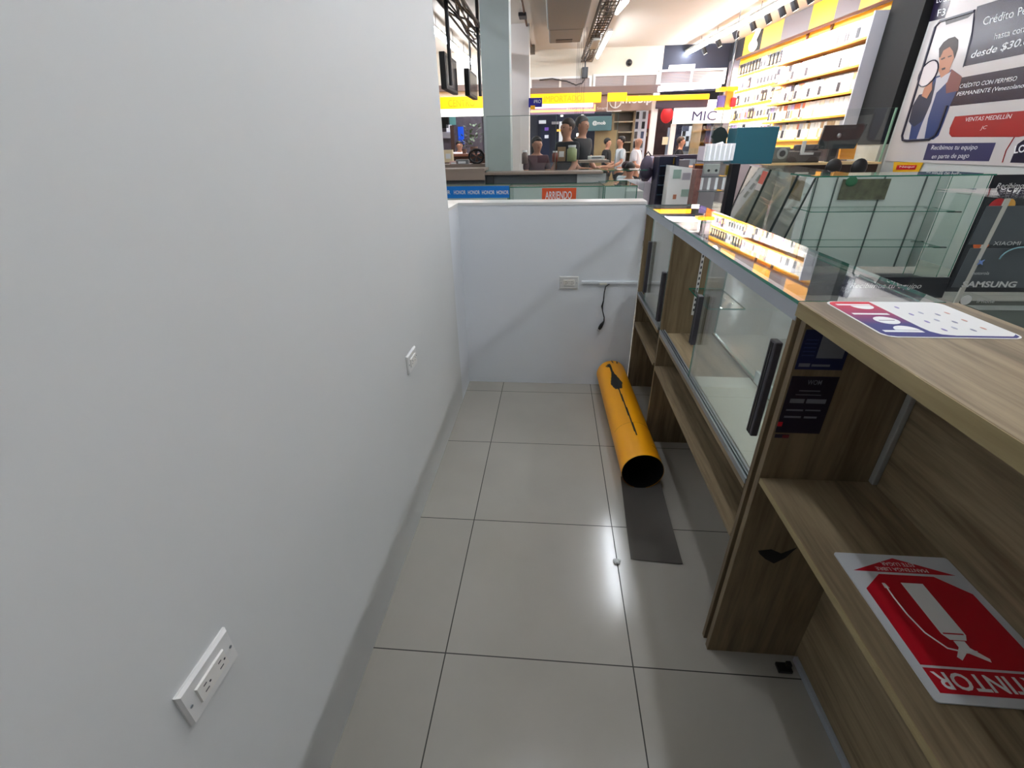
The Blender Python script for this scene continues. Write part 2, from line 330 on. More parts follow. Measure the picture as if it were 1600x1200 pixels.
# ================================================================ WOODEN COUNTER
t = thing('wooden_counter', 'oak laminate open-backed counter with a shelf, nearest the camera on the right', 'counter', (.66, 0, 0))
Y0, Y1 = -1.0, .965
MB().box((.530, Y0, 1.128), (.846, Y1 + .016, 1.160), .0012).build('countertop', [OAKY], t)
MB().box((.5285, Y0, 1.129), (.5302, Y1 + .015, 1.159)).build('edge_band', OAKE, t)
MB().box((.537, .945, 0), (.824, .965, 1.127), .001).build('side_panel', OAKZ, t)
MB().box((.808, Y0, 0), (.824, .944, 1.127)).build('back_panel', OAKY, t)
MB().box((.540, Y0, .697), (.807, .944, .713), .001).build('shelf', OAKY, t)
MB().box((.5385, Y0, .697), (.5402, .944, .713)).build('edge_band', OAKE, t)
MB().box((.794, .928, .716), (.807, .944, 1.126), .002).build('cable_cover', mat('grey plastic trim', (150, 150, 146), .4), t)
MB().box((.796, Y0, 0.001), (.8075, .93, .022), .001).build('floor_trim', ALUW, t)
MB().box((.537, Y0, 0), (.824, Y0 + .02, 1.127)).build('side_panel', OAKZ, t)
m = MB(); cpt = [(.592, .458), (.625, .466), (.655, .452), (.690, .478), (.670, .436), (.645, .412), (.618, .428), (.598, .447)]
m.slab([(a, .9445, b) for a, b in cpt], (0, -.0006, 0)); m.build('stain', mat('dark stain', (14, 12, 10), .8), t)
# small metal shoe under the side panel
t = thing('floor_bracket', 'small black metal bracket on the floor at the end of the counter panel', 'bracket', (.77, .90, 0))
MB().box((.735, .885, 0.0), (.777, .915, .012), .002).build('base', BLACK, t); MB().box((.76, .895, .012), (.775, .91, .028), .002).build('stud', BLACK, t)

# red to navy card sticker on the counter top
t = thing('payment_sticker', 'white rounded sticker reading bold, red and navy band, on the counter top', 'sticker', (.70, .89, 1.1605))
def rrect(x0, x1, y0, y1, r, k=6):
    out = []
    for cx, cy, a0 in ((x1 - r, y1 - r, 0), (x0 + r, y1 - r, 90), (x0 + r, y0 + r, 180), (x1 - r, y0 + r, 270)):
        out += [(cx + r * math.cos(math.radians(a0 + 90 * i / k)), cy + r * math.sin(math.radians(a0 + 90 * i / k))) for i in range(k + 1)]
    return out
SX0, SX1, SY0, SY1 = .578, .806, .776, .982
MB().slab([(x, y, 1.1602) for x, y in rrect(SX0, SX1, SY0, SY1, .022)], (0, 0, .0006)).build('backing', WHITE, t)
gm = bpy.data.materials.new('red to navy print'); gm.use_nodes = True; nt = gm.node_tree; bs = nt.nodes['Principled BSDF']
tc = nt.nodes.new('ShaderNodeTexCoord'); sp = nt.nodes.new('ShaderNodeSeparateXYZ'); nt.links.new(tc.outputs['Object'], sp.inputs[0])
mr = nt.nodes.new('ShaderNodeMapRange'); mr.inputs[1].default_value = -.05; mr.inputs[2].default_value = .085; nt.links.new(sp.outputs[1], mr.inputs[0])
rp = nt.nodes.new('ShaderNodeValToRGB'); rp.color_ramp.elements[0].color = col(28, 32, 108); rp.color_ramp.elements[1].color = col(200, 16, 40)
nt.links.new(mr.outputs[0], rp.inputs[0]); nt.links.new(rp.outputs[0], bs.inputs['Base Color']); bs.inputs['Roughness'].default_value = .5; bs.inputs['Specular IOR Level'].default_value = .2
pp = [(x, y) for x, y in rrect(SX0 + .004, SX1 - .004, SY0 + .004, SY1 - .004, .019)]
band = [(x, y) for x, y in pp if x < .60] 
bd = [(.668, SY1 - .004), (.597, SY1 - .004)] + [(x, y) for x, y in rrect(SX0 + .004, .70, SY0 + .004, SY1 - .004, .019) if x < .604][0:0]
bd = [(.600, SY1 - .004), (.588, SY1 - .008), (.582, SY1 - .02), (.582, SY0 + .02), (.588, SY0 + .008), (.600, SY0 + .004), (.790, SY0 + .004), (.799, SY0 + .010), (.802, SY0 + .022), (.799, SY0 + .018), (.790, SY0 + .011), (.700, SY0 + .011), (.680, SY0 + .016), (.670, SY0 + .030), (.668, SY0 + .05), (.668, SY1 - .004)]
MB().slab([(x, y, 1.1608) for x, y in bd], (0, 0, .0003)).build('printed_band', gm, t)
zz = 1.1612
def tx(sx, y0, y1, x0, x1, **k): return text('lettering', sx, t, (x1, y0, zz), (x1, y1, zz), (x0, y0, zz), LIT, off=0, **k)
# b o l d : read from the far side of the counter, letter tops towards the aisle
m = MB()
def bar(x0, x1, y0, y1): m.slab([(x0, y0, zz), (x1, y0, zz), (x1, y1, zz), (x0, y1, zz)], (0, 0, .0002))
def disc(cx, cy, rx, ry, a0=0, a1=360, z=zz):
    m.slab([(cx + rx * math.cos(math.radians(a0 + (a1 - a0) * i / 20)), cy + ry * math.sin(math.radians(a0 + (a1 - a0) * i / 20)), z) for i in range(20 + (a1 - a0 < 360))], (0, 0, .0002))
bar(.592, .658, .800, .809); disc(.637, .811, .021, .022, 0, 180); m.build('letter_b', LIT, t); m = MB()
disc(.632, .862, .021, .021); m.build('letter_o', LIT, t); m = MB()
bar(.592, .658, .894, .903); m.build('letter_l', LIT, t); m = MB()
bar(.592, .658, .952, .961); disc(.637, .950, .021, .022, 180, 360)
m.build('letter_d', LIT, t)
MB().slab([(.618, .8605, zz + .0003), (.646, .8605, zz + .0003), (.646, .8625, zz + .0003), (.618, .8625, zz + .0003)], (0, 0, .0002)).build('letter_slot', mat('plum', (90, 40, 95), .4), t)
pms = (mat('violet print', (120, 110, 175), .4), mat('orange print', (205, 150, 135), .4), mat('slate print', (120, 125, 150), .4), mat('pale slate print', (160, 165, 185), .4))
for i in range(13):
    x = .700 + (i % 4) * .024; y = .805 + (i // 4) * .042 + (i % 2) * .01
    MB().slab([(x + .0028 * math.cos(a * .5236), y + .01 + .007 * math.sin(a * .5236), zz) for a in range(12)], (0, 0, .0002)).build('printed_mark', pms[(i * 3) % 4], t)

# extinguisher sign on the shelf
t = thing('extinguisher_sign', 'red and white fire extinguisher sign reading EXTINTOR lying on the counter shelf', 'sign', (.70, .58, .7135))
z = .7135; EX0, EX1, EY0, EY1 = .590, .810, .425, .708
EX1 = .806
S = (EX1 - EX0)
def q2(u, v): return (EX0 + S * (1 - u), EY1 - (EY1 - EY0) * (1 - v) * 1.0, z)   # placeholder
def Q(u, v, dz=0): return V((EX1 - S * u, EY0 + (EY1 - EY0) * (1 - v), z + dz))    # u,v as read upright by a customer: v up is towards the camera... 
# the sign is read from the far end: its top (EXTINTOR) points at the camera
def Q(u, v, dz=0): return V((EX1 - S * u, EY1 - (EY1 - EY0) * v, z + dz))
m = MB(); m.slab([(x, y, z) for x, y in rrect(EX0, EX1, EY0, EY1, .006)], (0, 0, .0025)); m.build('board', mat('white sign board', (205, 208, 212), .35), t)
RD = mat('sign red', (186, 14, 34), .35); dz = .0026
m = MB(); m.slab([Q(.07, .155, dz), Q(.93, .155, dz), Q(.5, .03, dz)], (0, 0, .0003))
m.slab([Q(.07, .30, dz), Q(.27, .175, dz), Q(.73, .175, dz), Q(.93, .30, dz), Q(.93, .80, dz), Q(.07, .80, dz)], (0, 0, .0003))
m.slab([Q(.07, .815, dz), Q(.93, .815, dz), Q(.93, .95, dz), Q(.07, .95, dz)], (0, 0, .0003)); m.build('red_print', RD, t)
def T(s_, u0, u1, v0, v1, **k): return text('lettering', s_, t, Q(u0, v0, .0033), Q(u1, v0, .0033), Q(u0, v1, .0033), LIT, off=0, **k)
T('EXTINTOR', .10, .90, .835, .93, bold=.02); T('MANTENGA LIBRE', .28, .72, .115, .145); T('ESTE LUGAR', .36, .64, .07, .1)
m = MB(); d2 = .0030
m.slab([Q(.42, .24, d2), Q(.60, .24, d2), Q(.60, .60, d2), Q(.57, .635, d2), Q(.45, .635, d2), Q(.42, .60, d2)], (0, 0, .0003))
m.slab([Q(.47, .64, d2), Q(.55, .64, d2), Q(.55, .68, d2), Q(.62, .74, d2), Q(.60, .76, d2), Q(.52, .71, d2), Q(.40, .76, d2), Q(.39, .74, d2), Q(.47, .68, d2)], (0, 0, .0003))
arc = [Q(.44, .70, d2 + .0002), Q(.52, .71, d2 + .0002), Q(.64, .69, d2 + .0002), Q(.72, .60, d2 + .0002), Q(.75, .48, d2 + .0002), Q(.755, .36, d2 + .0002), Q(.75, .28, d2 + .0002)]
m.tube(arc, .0016, 4); m.slab([Q(.73, .29, d2), Q(.77, .29, d2), Q(.765, .25, d2), Q(.74, .25, d2)], (0, 0, .0003)); m.build('extinguisher_symbol', LIT, t)
m = MB()
m.slab([Q(.435, .60, d2 + .0004), Q(.585, .60, d2 + .0004), Q(.585, .592, d2 + .0004), Q(.435, .592, d2 + .0004)], (0, 0, .0002)); m.build('symbol_line', RD, t)

# notices glued inside the counter
def notice(label, x0, x1, z0, z1, m_, name='notice'):
    t = thing(name, label, 'notice', ((x0 + x1) / 2, .9445, z0)); MB().box((x0, .9435, z0), (x1, .9448, z1)).build('sheet', m_, t); return t
def tn(t, s_, x0, x1, z0, z1, m_, **k): return text('lettering', s_, t, (x0, .943, z0), (x1, .943, z0), (x0, .943, z1), m_, off=.0002, **k)
t = notice('dark blue notice inside the counter, upper of the two, with a pale grey block', .519 + .022, .640, 1.017, 1.110, mat('dark blue print', (22, 30, 74), .45))
GB = mat('grey print', (120, 122, 130), .5)
MB().box((.578, .9428, 1.045), (.632, .9436, 1.100)).build('grey_block', GB, t)
m = MB(); [m.box((.547, .9428, 1.05 + i * .009), (.572, .9436, 1.052 + i * .009)) for i in range(5)]; m.build('text_line', mat('faint blue print', (50, 60, 110), .5), t)
m = MB(); m.box((.547, .9428, 1.024), (.570, .9436, 1.032)); m.box((.574, .9428, 1.025), (.612, .9436, 1.030)); m.build('text_line', GB, t)
t = notice('purple black notice reading WOM inside the counter, lower of the two', .541, .641, .850, 1.000, mat('purple black print', (24, 16, 36), .45))
tn(t, 'WOM', .577, .607, .980, .992, GB, bold=.01)
m = MB()
for a, b, c, d in ((.552, .583, .932, .943), (.588, .630, .932, .943), (.550, .587, .911, .915), (.592, .625, .912, .915), (.550, .587, .892, .897), (.594, .622, .892, .897), (.565, .61, .963, .965), (.56, .615, .953, .9545)): m.box((a, .9428, c), (b, .9436, d))
m.build('text_line', GB, t)
MB().box((.541, .9428, .868), (.551, .9436, .880)).build('red_mark', RED, t)
t = notice('small dark scrap of tape with a red corner below the purple notice', .543, .575, .835, .845, mat('tape print', (30, 20, 46), .5), 'tape_scrap')
MB().box((.560, .9428, .836), (.5745, .9436, .844)).build('red_corner', mat('dull red print', (110, 20, 30), .5), t)

# crumpled bag on the shelf, lower right edge of the picture
t = thing('plastic_bag', 'crumpled white plastic bag on the counter shelf at the lower right', 'bag', (.70, .33, .714))
rnd = random.Random(4); m = MB(); m.ball((.712, .335, .765), (.050, .070, .052), 12)
m.v = [V((v.x + rnd.uniform(-.006, .006), v.y + rnd.uniform(-.006, .006), max(.714, v.z + rnd.uniform(-.006, .006)))) for v in m.v]
m.build('bag', mat('white plastic film', (190, 192, 192), .35), t, True)
m = MB(); m.tube([(.674, .372, .735), (.669, .37, .75), (.666, .366, .765)], .006, 8); m.build('blue_print', mat('blue film', (40, 90, 150), .4), t)

# ================================================================ ROLLED SHEET
t = thing('rolled_vinyl_sheet', 'rolled yellow sheet with a black inside lying on the floor along the cases', 'roll', (.455, 2.2, 0))
YM = mat('satin yellow sheet', (250, 170, 14), .38); BI = mat('black sheet inside', (20, 20, 21), .45)
A = V((.452, 1.725, 0)); B_ = V((.418, 2.77, 0)); ax = (B_ - A); Ln = ax.length; ax.normalize(); sd = V((ax.y, -ax.x, 0))
NU, NT = 96, 180
def pt(u, th, r):   # th=0 is up, positive to the right (+x)
    c = A + ax * (u * Ln); rr = r * (1.0 - .04 * u)
    return c + V((0, 0, .101)) + sd * (rr * math.sin(th)) + V((0, 0, rr * math.cos(th)))
def slit(u, th):
    g = math.degrees(th)
    if u < .16 or u > .93: return False
    c = -4 - 14 * (u - .16); wd = 2.6
    if u > .62: wd = 2.5 + 17 * max(0, 1 - abs(u - .70) / .13) + 2
    return abs(g - c) < wd
m = MB(); vs = [pt(i / NU, -math.pi + 2 * math.pi * j / NT, .098) for i in range(NU + 1) for j in range(NT)]
fs = []
for i in range(NU):
    for j in range(NT):
        th = -math.pi + 2 * math.pi * (j + .5) / NT
        if slit((i + .5) / NU, th): continue
        fs.append((i * NT + j, i * NT + (j + 1) % NT, (i + 1) * NT + (j + 1) % NT, (i + 1) * NT + j))
m.add(vs, fs); m.build('outer_sheet', YM, t, True)
m = MB(); vs = [pt(i / 8 * 1.0, -math.pi + 2 * math.pi * j / NT, .0955) for i in range(9) for j in range(NT)]
m.add(vs, [(i * NT + j, (i + 1) * NT + j, (i + 1) * NT + (j + 1) % NT, i * NT + (j + 1) % NT) for i in range(8) for j in range(NT)]); m.build('inner_lining', BI, t, True)
# flap of the sheet reaching forward over the floor, slightly dished
m = MB(); nf = 16; kf = 12; vs = []
for i in range(nf + 1):
    s = i / nf; y = 1.77 - s * .475
    xl = .362 - .018 * s; xr = .546 - .004 * s; base = .0045
    for j in range(kf + 1):
        q = j / kf; x = xl + (xr - xl) * q; rise = (1 - s) ** 1.5 * .030 * (2 * q - 1) ** 2 + .010 * max(0, q - .75) * s
        vs.append(V((x - .01 * s * 0, y - .012 * (q), base + rise)))
n1 = len(vs); vs2 = [v - V((0, 0, .0025)) for v in vs]; fs = []
for i in range(nf):
    for j in range(kf):
        a = i * (kf + 1) + j; fs.append((a, a + 1, a + kf + 2, a + kf + 1)); fs.append((n1 + a, n1 + a + kf + 1, n1 + a + kf + 2, n1 + a + 1))
m.add(vs + vs2, fs); m.build('loose_flap', mat('dark grey sheet face', (84, 80, 76), .35), t, True)
m = MB(); m.slab([pt(.955, math.radians(-24), .0988), pt(.955, math.radians(-12), .0988), pt(.925, math.radians(-10), .0988), pt(.915, math.radians(-26), .0988)], (0, 0, .0004))
m.slab([pt(.94, math.radians(-32), .0988), pt(.95, math.radians(-25), .0988), pt(.92, math.radians(-27), .0988)], (0, 0, .0004)); m.build('black_scuff', BLACK, t)
m = MB(); m.tube([pt(.27, math.radians(a), .0984) for a in range(-70, 80, 8)], .0006, 4); m.tube([pt(.10, math.radians(a), .0984) for a in range(35, 75, 8)], .0008, 4); m.build('crease_line', mat('ochre crease', (150, 95, 10), .6), t)
m = MB(); m.slab([pt(1.0, math.radians(-4), .099), pt(1.0, math.radians(22), .099), pt(.965, math.radians(20), .099), pt(.965, math.radians(-2), .099)], (0, 0, .0004)); m.build('torn_patch', mat('grey torn paper', (70, 72, 74), .6), t)
MB().box((.372, 2.30, .15), (.42, 2.36, .152)).build('inner_label', MGREY, t)
rnd = random.Random(2); m = MB(); m.ball((.287, 1.278, .006), (.014, .011, .006), 6); m.v = [v + V((rnd.uniform(-.003, .003), rnd.uniform(-.003, .003), rnd.uniform(-.001, .003))) for v in m.v]
m.v = [V((v.x, v.y, max(.0005, v.z))) for v in m.v]
solid('paper_scrap', 'tiny crumpled white scrap on the floor tile joint', 'scrap', m, WHITE)
# ================================================================ LAMPS
def tube_light(label, a, b, group='fluorescent tube lights under the ceiling', r=.028, m=None):
    a, b = V(a), V(b); t = thing('tube_light', label, 'light', (a + b) / 2, group); d = (b - a).normalized(); s = V((d.y, -d.x, 0)) * .045
    MB().hexa([a - s + V((0, 0, .035)), a + s + V((0, 0, .035)), b + s + V((0, 0, .035)), b - s + V((0, 0, .035)), a - s + V((0, 0, .08)), a + s + V((0, 0, .08)), b + s + V((0, 0, .08)), b - s + V((0, 0, .08))]).build('housing', WHITE, t)
    MB().tube([a, b], r, 10).build('tube', m or TUBEM, t)
    for q in (.2, .8):
        c = a.lerp(b, q)
        if c.z < 3.3: MB().box((c.x - .02, c.y + .04, c.z + .03), (c.x + .02, 14.86, c.z + .07)).build('wall_bracket', DGREY, t); continue
        MB().tube([c + V((0, 0, .08)), V((c.x, c.y, 3.8))], .006, 5).build('hanger_wire', DGREY, t)
    return t
tube_light('white tube light beside the brown cable tray, the nearer one', (1.10, 9.3, 3.5), (1.02, 10.0, 3.5))
tube_light('white tube light at the far end of the brown cable tray', (1.08, 11.6, 3.5), (1.06, 14.4, 3.5))
tube_light('white tube light hanging left of the grey column, nearer half', (-2.40, 10.5, 3.52), (-2.34, 13.0, 3.52), r=.05)
tube_light('white tube light hanging left of the grey column, farther half', (-2.33, 13.4, 3.52), (-2.25, 14.8, 3.52), r=.05)
gl = 'unseen white tube light of the hall above the aisle'
tube_light(gl, (.95, 3.85, 3.72), (.97, 5.26, 3.72)); tube_light(gl, (3.4, -2.4, 3.72), (3.4, -1.0, 3.72))  # second tube is added behind the camera to brighten the left wall
tube_light(gl, (3.4, .2, 3.72), (3.4, 1.6, 3.72)); tube_light(gl, (3.4, 4.0, 3.72), (3.4, 5.4, 3.72))
tube_light(gl, (-2.4, 4.0, 3.72), (-2.4, 5.4, 3.72)); tube_light(gl, (3.4, 7.6, 3.72), (3.4, 9.0, 3.72)); tube_light(gl, (2.3, 7.0, 3.72), (2.3, 8.4, 3.72)); tube_light(gl, (.95, .75, 3.72), (.95, 1.95, 3.72)); tube_light(gl, (-.1, 1.0, 3.72), (-.1, 1.9, 3.72))  # tubes over people and aisle are added to light them and the back wall
for x in (-3.0, -.2, 2.2): tube_light('unseen tube light added to brighten the far shops', (x, 16.2, 3.6), (x + 1.3, 16.2, 3.6), 'added tube lights hidden in the far shops')  # added tubes, hidden behind the bulkhead, that brighten the far shops
# track lighting before the product wall
TRKX = 3.98
def trk(y): return V((4.75 - .0875 * y, y, 3.6))
for i, (a, b) in enumerate(((9.6, 11.4), (11.6, 13.4), (13.6, 15.6))):
    tube_light(['nearest', 'middle', 'farthest'][i] + ' of the bright tube lights running above the product wall', trk(a), trk(b), 'bright tubes above the product wall', .04)
for i, y in enumerate((9.95, 10.4, 10.8, 11.3, 11.9, 12.7, 13.6, 14.5)):
    c = trk(y) + V((.28, 0, -.02)); t = thing('track_spotlight', 'black track spotlight aimed at the product wall', 'spotlight', c, 'track spotlights by the product wall')
    d = (WP(y + .15, 2.3) - c).normalized()
    MB().tube([c + V((0, 0, .22)), c + V((0, 0, .04))], .012, 8).build('stem', BLACK, t)
    MB().tube([c - d * .09, c - d * .085, c + d * .07], [.03, .055, .055], 12).build('lamp_head', BLACK, t)
    MB().tube([c + d * .066, c + d * .073], .046, 12).build('lens', mat('lit lens', (255, 246, 226), .5, emit=12), t)
    ld = bpy.data.lights.new('spot_beam', 'SPOT'); ld.energy = SPOT; ld.spot_size = math.radians(84); ld.spot_blend = .6; ld.shadow_soft_size = .05; ld.color = (1, .93, .82)
    lo = bpy.data.objects.new('spot_beam', ld); C.objects.link(lo); lo.location = d * .1; lo.parent = t; lo.rotation_euler = d.to_track_quat('-Z', 'Y').to_euler()

# ================================================================ CEILING THINGS
t = thing('air_duct', 'grey white air conditioning duct box under the ceiling', 'duct', (.17, 10.4, 3.5))
MB().box((-.19, 7.0, 3.5), (.54, 11.1, 3.8), .03).build('duct_body', mat('duct paint', (122, 121, 118), .5), t)
MB().box((-.17, 11.11, 3.5), (.52, 12.4, 3.8), .03).build('end_section', mat('duct paint', (0, 0, 0)), t)
MB().box((-.02, 12.0, 3.49), (.33, 12.3, 3.51)).build('vent_slot', DGREY, t)
rnd = random.Random(5)
t = thing('cable_tray', 'brown wire cable tray full of cables hanging right of the air duct', 'cable tray', (.85, 11, 3.45))
m = MB()
for x in (.70, .98): m.tube([(x, 7, 3.5), (x - .02, 15.8, 3.5)], .014, 6); m.tube([(x, 7, 3.58), (x - .02, 15.8, 3.58)], .014, 6)
m.build('side_rail', mat('dusty steel', (96, 86, 74), .5, metal=.3), t)
for i in range(44):
    y = 7.1 + i * .2; MB().tube([(.70, y, 3.5), (.98, y, 3.5)], .007, 5).build('rung', MATS['dusty steel'], t)
for k in range(7):
    x = .73 + k * .035; MB().tube([(x + rnd.uniform(-.03, .03), 7 + j * .8, 3.53 + rnd.uniform(-.012, .03)) for j in range(12)], .012 + .006 * (k % 2), 6).build('cable', [mat('brown cable', (92, 74, 58), .6), DGREY, mat('tan cable', (132, 112, 92), .6)][k % 3], t)
MB().box((.76, 12.0, 3.46), (.93, 13.0, 3.62), .01).build('junction_box', mat('grey paint box', (170, 166, 158), .5), t)
t = thing('camera_bracket', 'small black camera on a drop at the end of the brown cable tray', 'camera', (.80, 14.9, 3.1))
MB().box((.70, 14.8, 3.12), (.86, 14.95, 3.36), .01).build('camera_body', BLACK, t); MB().tube([(.78, 14.9, 3.36), (.78, 14.9, 3.5)], .02, 6).build('drop_rod', DGREY, t)
m = MB().tube([(-.45, 14.83, 3.1), (-.1, 14.83, 3.12), (.3, 14.83, 3.05), (.55, 14.83, 2.96), (.72, 14.83, 3.0), (.80, 14.83, 3.12)], .018, 6)
solid('sagging_cable', 'dark cable sagging along the beige bulkhead above the grilles', 'cable', m, DGREY)
t = thing('dome_camera', 'small dark dome camera on the beige bulkhead', 'camera', P(983, 98, 14.97))
c = P(983, 98, 14.97); MB().ball(c, (.07, .05, .06), 8).build('dome', BLACK, t, True); MB().tube([c + V((0, .01, 0)), c + V((0, .04, 0))], .085, 12).build('mount_ring', DGREY, t)
t = thing('ceiling_conduit', 'brown conduit running along the ceiling beside the off white column', 'conduit', (-.64, 12.5, 3.7))
MB().tube([(-.62, 7, 3.76), (-.66, 15.1, 3.76)], .022, 6).build('pipe', BROWN, t)
MB().box((-.75, 10.9, 3.70), (-.6, 11.2, 3.76), .01).build('clamp', DGREY, t); MB().box((-.72, 14.2, 3.62), (-.56, 14.5, 3.79), .01).build('junction_box', MATS['dusty steel'], t)
t = thing('dark_cable_tray', 'black tray of tangled cables on drop rods left of the grey column', 'cable tray', (-1.4, 8, 3.2))
m = MB()
for x in (-1.62, -1.28): m.tube([(x, 5.2, 3.25), (x, 12.8, 3.25)], .018, 6)
m.build('side_rail', DGREY, t)
for k in range(10):
    x = -1.6 + k * .035; MB().tube([(x + rnd.uniform(-.06, .06), 5.2 + j * .5, 3.26 + rnd.uniform(-.03, .09)) for j in range(15)], .014, 6).build('cable', [BLACK, DGREY, mat('brown cable', (0, 0, 0))][k % 3], t)
for k, (x, y) in enumerate(((-1.55, 7.9), (-1.36, 9.6))): MB().tube([(x, y, 2.3), (x, y, 3.8)], .03, 8).build('drop_rod', DGREY, t)
m = MB(); pts = [P(676 + 40, 12, 8.0)]; m.tube([(-.98, 7.2, 3.79), (-.93, 7.0, 3.6), (-.93, 7.0, 2.0)], .022, 8)
solid('drop_conduit', 'thin dark conduit bending down beside the grey column', 'conduit', m, DGREY)
for i, (a, b, Y, hh) in enumerate((((683, 82), (703, 140), 9.0, .9), ((722, 108), (738, 150), 10.4, .9))):
    p, q = P(*a, Y), P(*b, Y); xc = (p.x + q.x) / 2
    t = thing('hanging_screen', ['dark television seen edge-on hanging nearest the white wall', 'dark television seen edge-on hanging beside the grey column'][i], 'television', (xc, Y, q.z), 'televisions hanging under the dark cable tray')
    MB().box((xc - .04, Y - .1, q.z), (xc + .06, Y + hh, p.z), .01).build('casing', BLACK, t)
    MB().box((xc + .061, Y - .05, q.z + .05), (xc + .066, Y + hh - .05, p.z - .05)).build('screen', mat('screen glass', (28, 26, 36), .15), t)
    MB().tube([(xc, Y + .5, p.z), (xc, Y + .5, 3.8)], .02, 6).build('drop_rod', DGREY, t)

# ================================================================ BULKHEAD GRILLES AND SIGNS
GR = lines_mat('grille slats', (122, 112, 112), (160, 152, 150), 2, 28, .5)
def grille(label, px, Y=14.9, top=0, bot=0):
    a = P(px[0], top, Y); b = P(px[-1], bot, Y); t = thing('ventilation_grille', label, 'grille', (a.x, Y, b.z), 'grilles along the bulkhead')
    fr = MB(); xs = [P(p, bot, Y).x for p in px]; z0, z1 = b.z, a.z
    fr.box((xs[0], Y, z0), (xs[-1], Y + .1, z0 + .05)).box((xs[0], Y, z1 - .05), (xs[-1], Y + .1, z1))
    for x in xs: fr.box((x - .03, Y - .002, z0), (x + .03, Y + .1, z1))
    fr.build('frame', WHITE, t)
    for k in range(len(xs) - 1): MB().box((xs[k] + .03, Y + .03, z0 + .05), (xs[k + 1] - .03, Y + .08, z1 - .05)).build('slats', GR, t)
grille('white framed grille beside the off white column', (829, 875, 922), top=121, bot=139)
grille('white framed grille in the middle of the bulkhead', (928, 976, 1026), top=116, bot=136)
grille('white framed grille on the dark stretch, brightly lit from above', (1030, 1079, 1130), top=109, bot=131)
mb = MB(); a = P(829, 139, 14.95); b = P(1030, 146, 14.95); mb.box((-3.5, 14.9, 2.9), (a.x, 15.0, 3.05)); mb.box((a.x, 14.86, b.z), (b.x, 15.0, 2.92)); struct('trim_6', mb, mat('bulkhead beam', (110, 92, 86), .6))
tube_light('bright tube light under the grille at the right end of the bulkhead', P(1028, 140, 14.7), P(1126, 134, 14.7), 'tubes under the bulkhead', .05, mat('cool tube glow', (232, 228, 255), .5, emit=7))
tube_light('bright tube light right above the middle of the right hand grille', P(1045, 108, 14.7), P(1085, 106, 14.7), 'tubes under the bulkhead', .04, mat('cool tube glow', (0, 0, 0)))

def sign(name, label, p0, p1, Y, m, d=.08, group=None, hang=True, yw=15.0):
    a, b = P(*p0, Y), P(*p1, Y); t = thing(name, label, 'sign', ((a.x + b.x) / 2, Y, min(a.z, b.z)), group)
    MB().box((a.x, Y, a.z), (b.x, Y + d, b.z), .01).build('panel', m, t)
    if hang:
        for q in (.15, .85): x = a.x + (b.x - a.x) * q; MB().box((x - .02, Y + d, max(a.z, b.z) - .06), (x + .02, max(Y + d + .02, yw), max(a.z, b.z) - .02)).build('wall_bracket', DGREY, t)
    return t
def stext(t, s, p0, p1, Y, m, **k):    # p0 top-left, p1 bottom-right
    a, b = P(*p0, Y), P(*p1, Y); return text('lettering', s, t, (a.x, Y, b.z), (b.x, Y, b.z), (a.x, Y, a.z), m, off=.004, **k)
YL = mat('backlit yellow', (255, 178, 6), .4, emit=1.1); LW = mat('lightbox white', (255, 252, 240), .5, emit=2.2)
DO = mat('ochre letters', (236, 156, 8), .5, emit=.75)
t = sign('banner_sign', 'long yellow banner with faded ochre letters left of the grey column', (640, 153), (757, 169), 14.6, YL); stext(t, 'CENTRO', (700, 156), (742, 166), 14.59, DO)
t = sign('lightbox', 'white glowing lightbox under the yellow banner on the left', (640, 172), (757, 181), 14.6, LW)
t = sign('banner_sign', 'yellow banner with faded ochre letters behind the off white column', (829, 147), (939, 160), 14.6, YL); stext(t, 'IMPORTADO', (850, 150), (909, 158), 14.59, DO)
t = sign('banner_sign', 'short yellow banner hiding the top of the brown shop sign', (950, 145), (979, 158), 14.4, YL, yw=14.9)
t = sign('banner_sign', 'thin yellow strip sign running right above the dark rounded sign', (980.5, 150), (1108, 155), 14.3, YL, yw=14.9)
PU = mat('lilac lit panel', (160, 138, 168), .5, emit=.35); OL = mat('orange tube trim', (255, 190, 120), .5, emit=1.5)
t = sign('shop_sign', 'lilac shop sign edged in glowing orange behind the off white column', (829, 161), (929, 177), 14.8, PU)
a, b = P(829, 176, 14.79), P(930, 174, 14.79); MB().box((a.x, 14.76, a.z), (b.x, 14.79, a.z + .05)).build('glowing_trim', OL, t); c = P(929, 163, 14.79); MB().box((b.x - .04, 14.76, a.z), (b.x, 14.79, c.z)).build('glowing_trim', OL, t)
a, b = P(831, 162, 14.79), P(926, 167, 14.79); MB().box((a.x, 14.765, a.z), (b.x, 14.79, b.z)).build('white_light_strip', LW, t); stext(t, 'tu celular', (885, 168), (925, 172), 14.78, LIT)
BRS = mat('taupe sign', (152, 128, 118), .5, emit=.15)
t = sign('shop_sign', 'taupe shop sign with white lettering mobip and a round logo', (929, 150), (1025, 172), 14.95, BRS)
stext(t, 'mobip', (973, 150), (1018, 164), 14.94, LIT, bold=.03); stext(t, 'Smart', (933, 167), (948, 171), 14.94, LIT)
a = P(962, 158, 14.93); m = MB(); m.tube([(a.x + .16 * math.cos(i * .3142), 14.93, a.z + .16 * math.sin(i * .3142)) for i in range(21)], .018, 5); m.build('logo_ring', LIT, t)
m = MB(); m.tube([(a.x, 14.93, a.z - .14), (a.x, 14.93, a.z + .06)], .018, 5); m.tube([(a.x - .22, 14.93, a.z + .15), (a.x - .22, 14.93, a.z - .24), (a.x + .18, 14.93, a.z - .24)], .015, 5).build('logo_stroke', LIT, t)
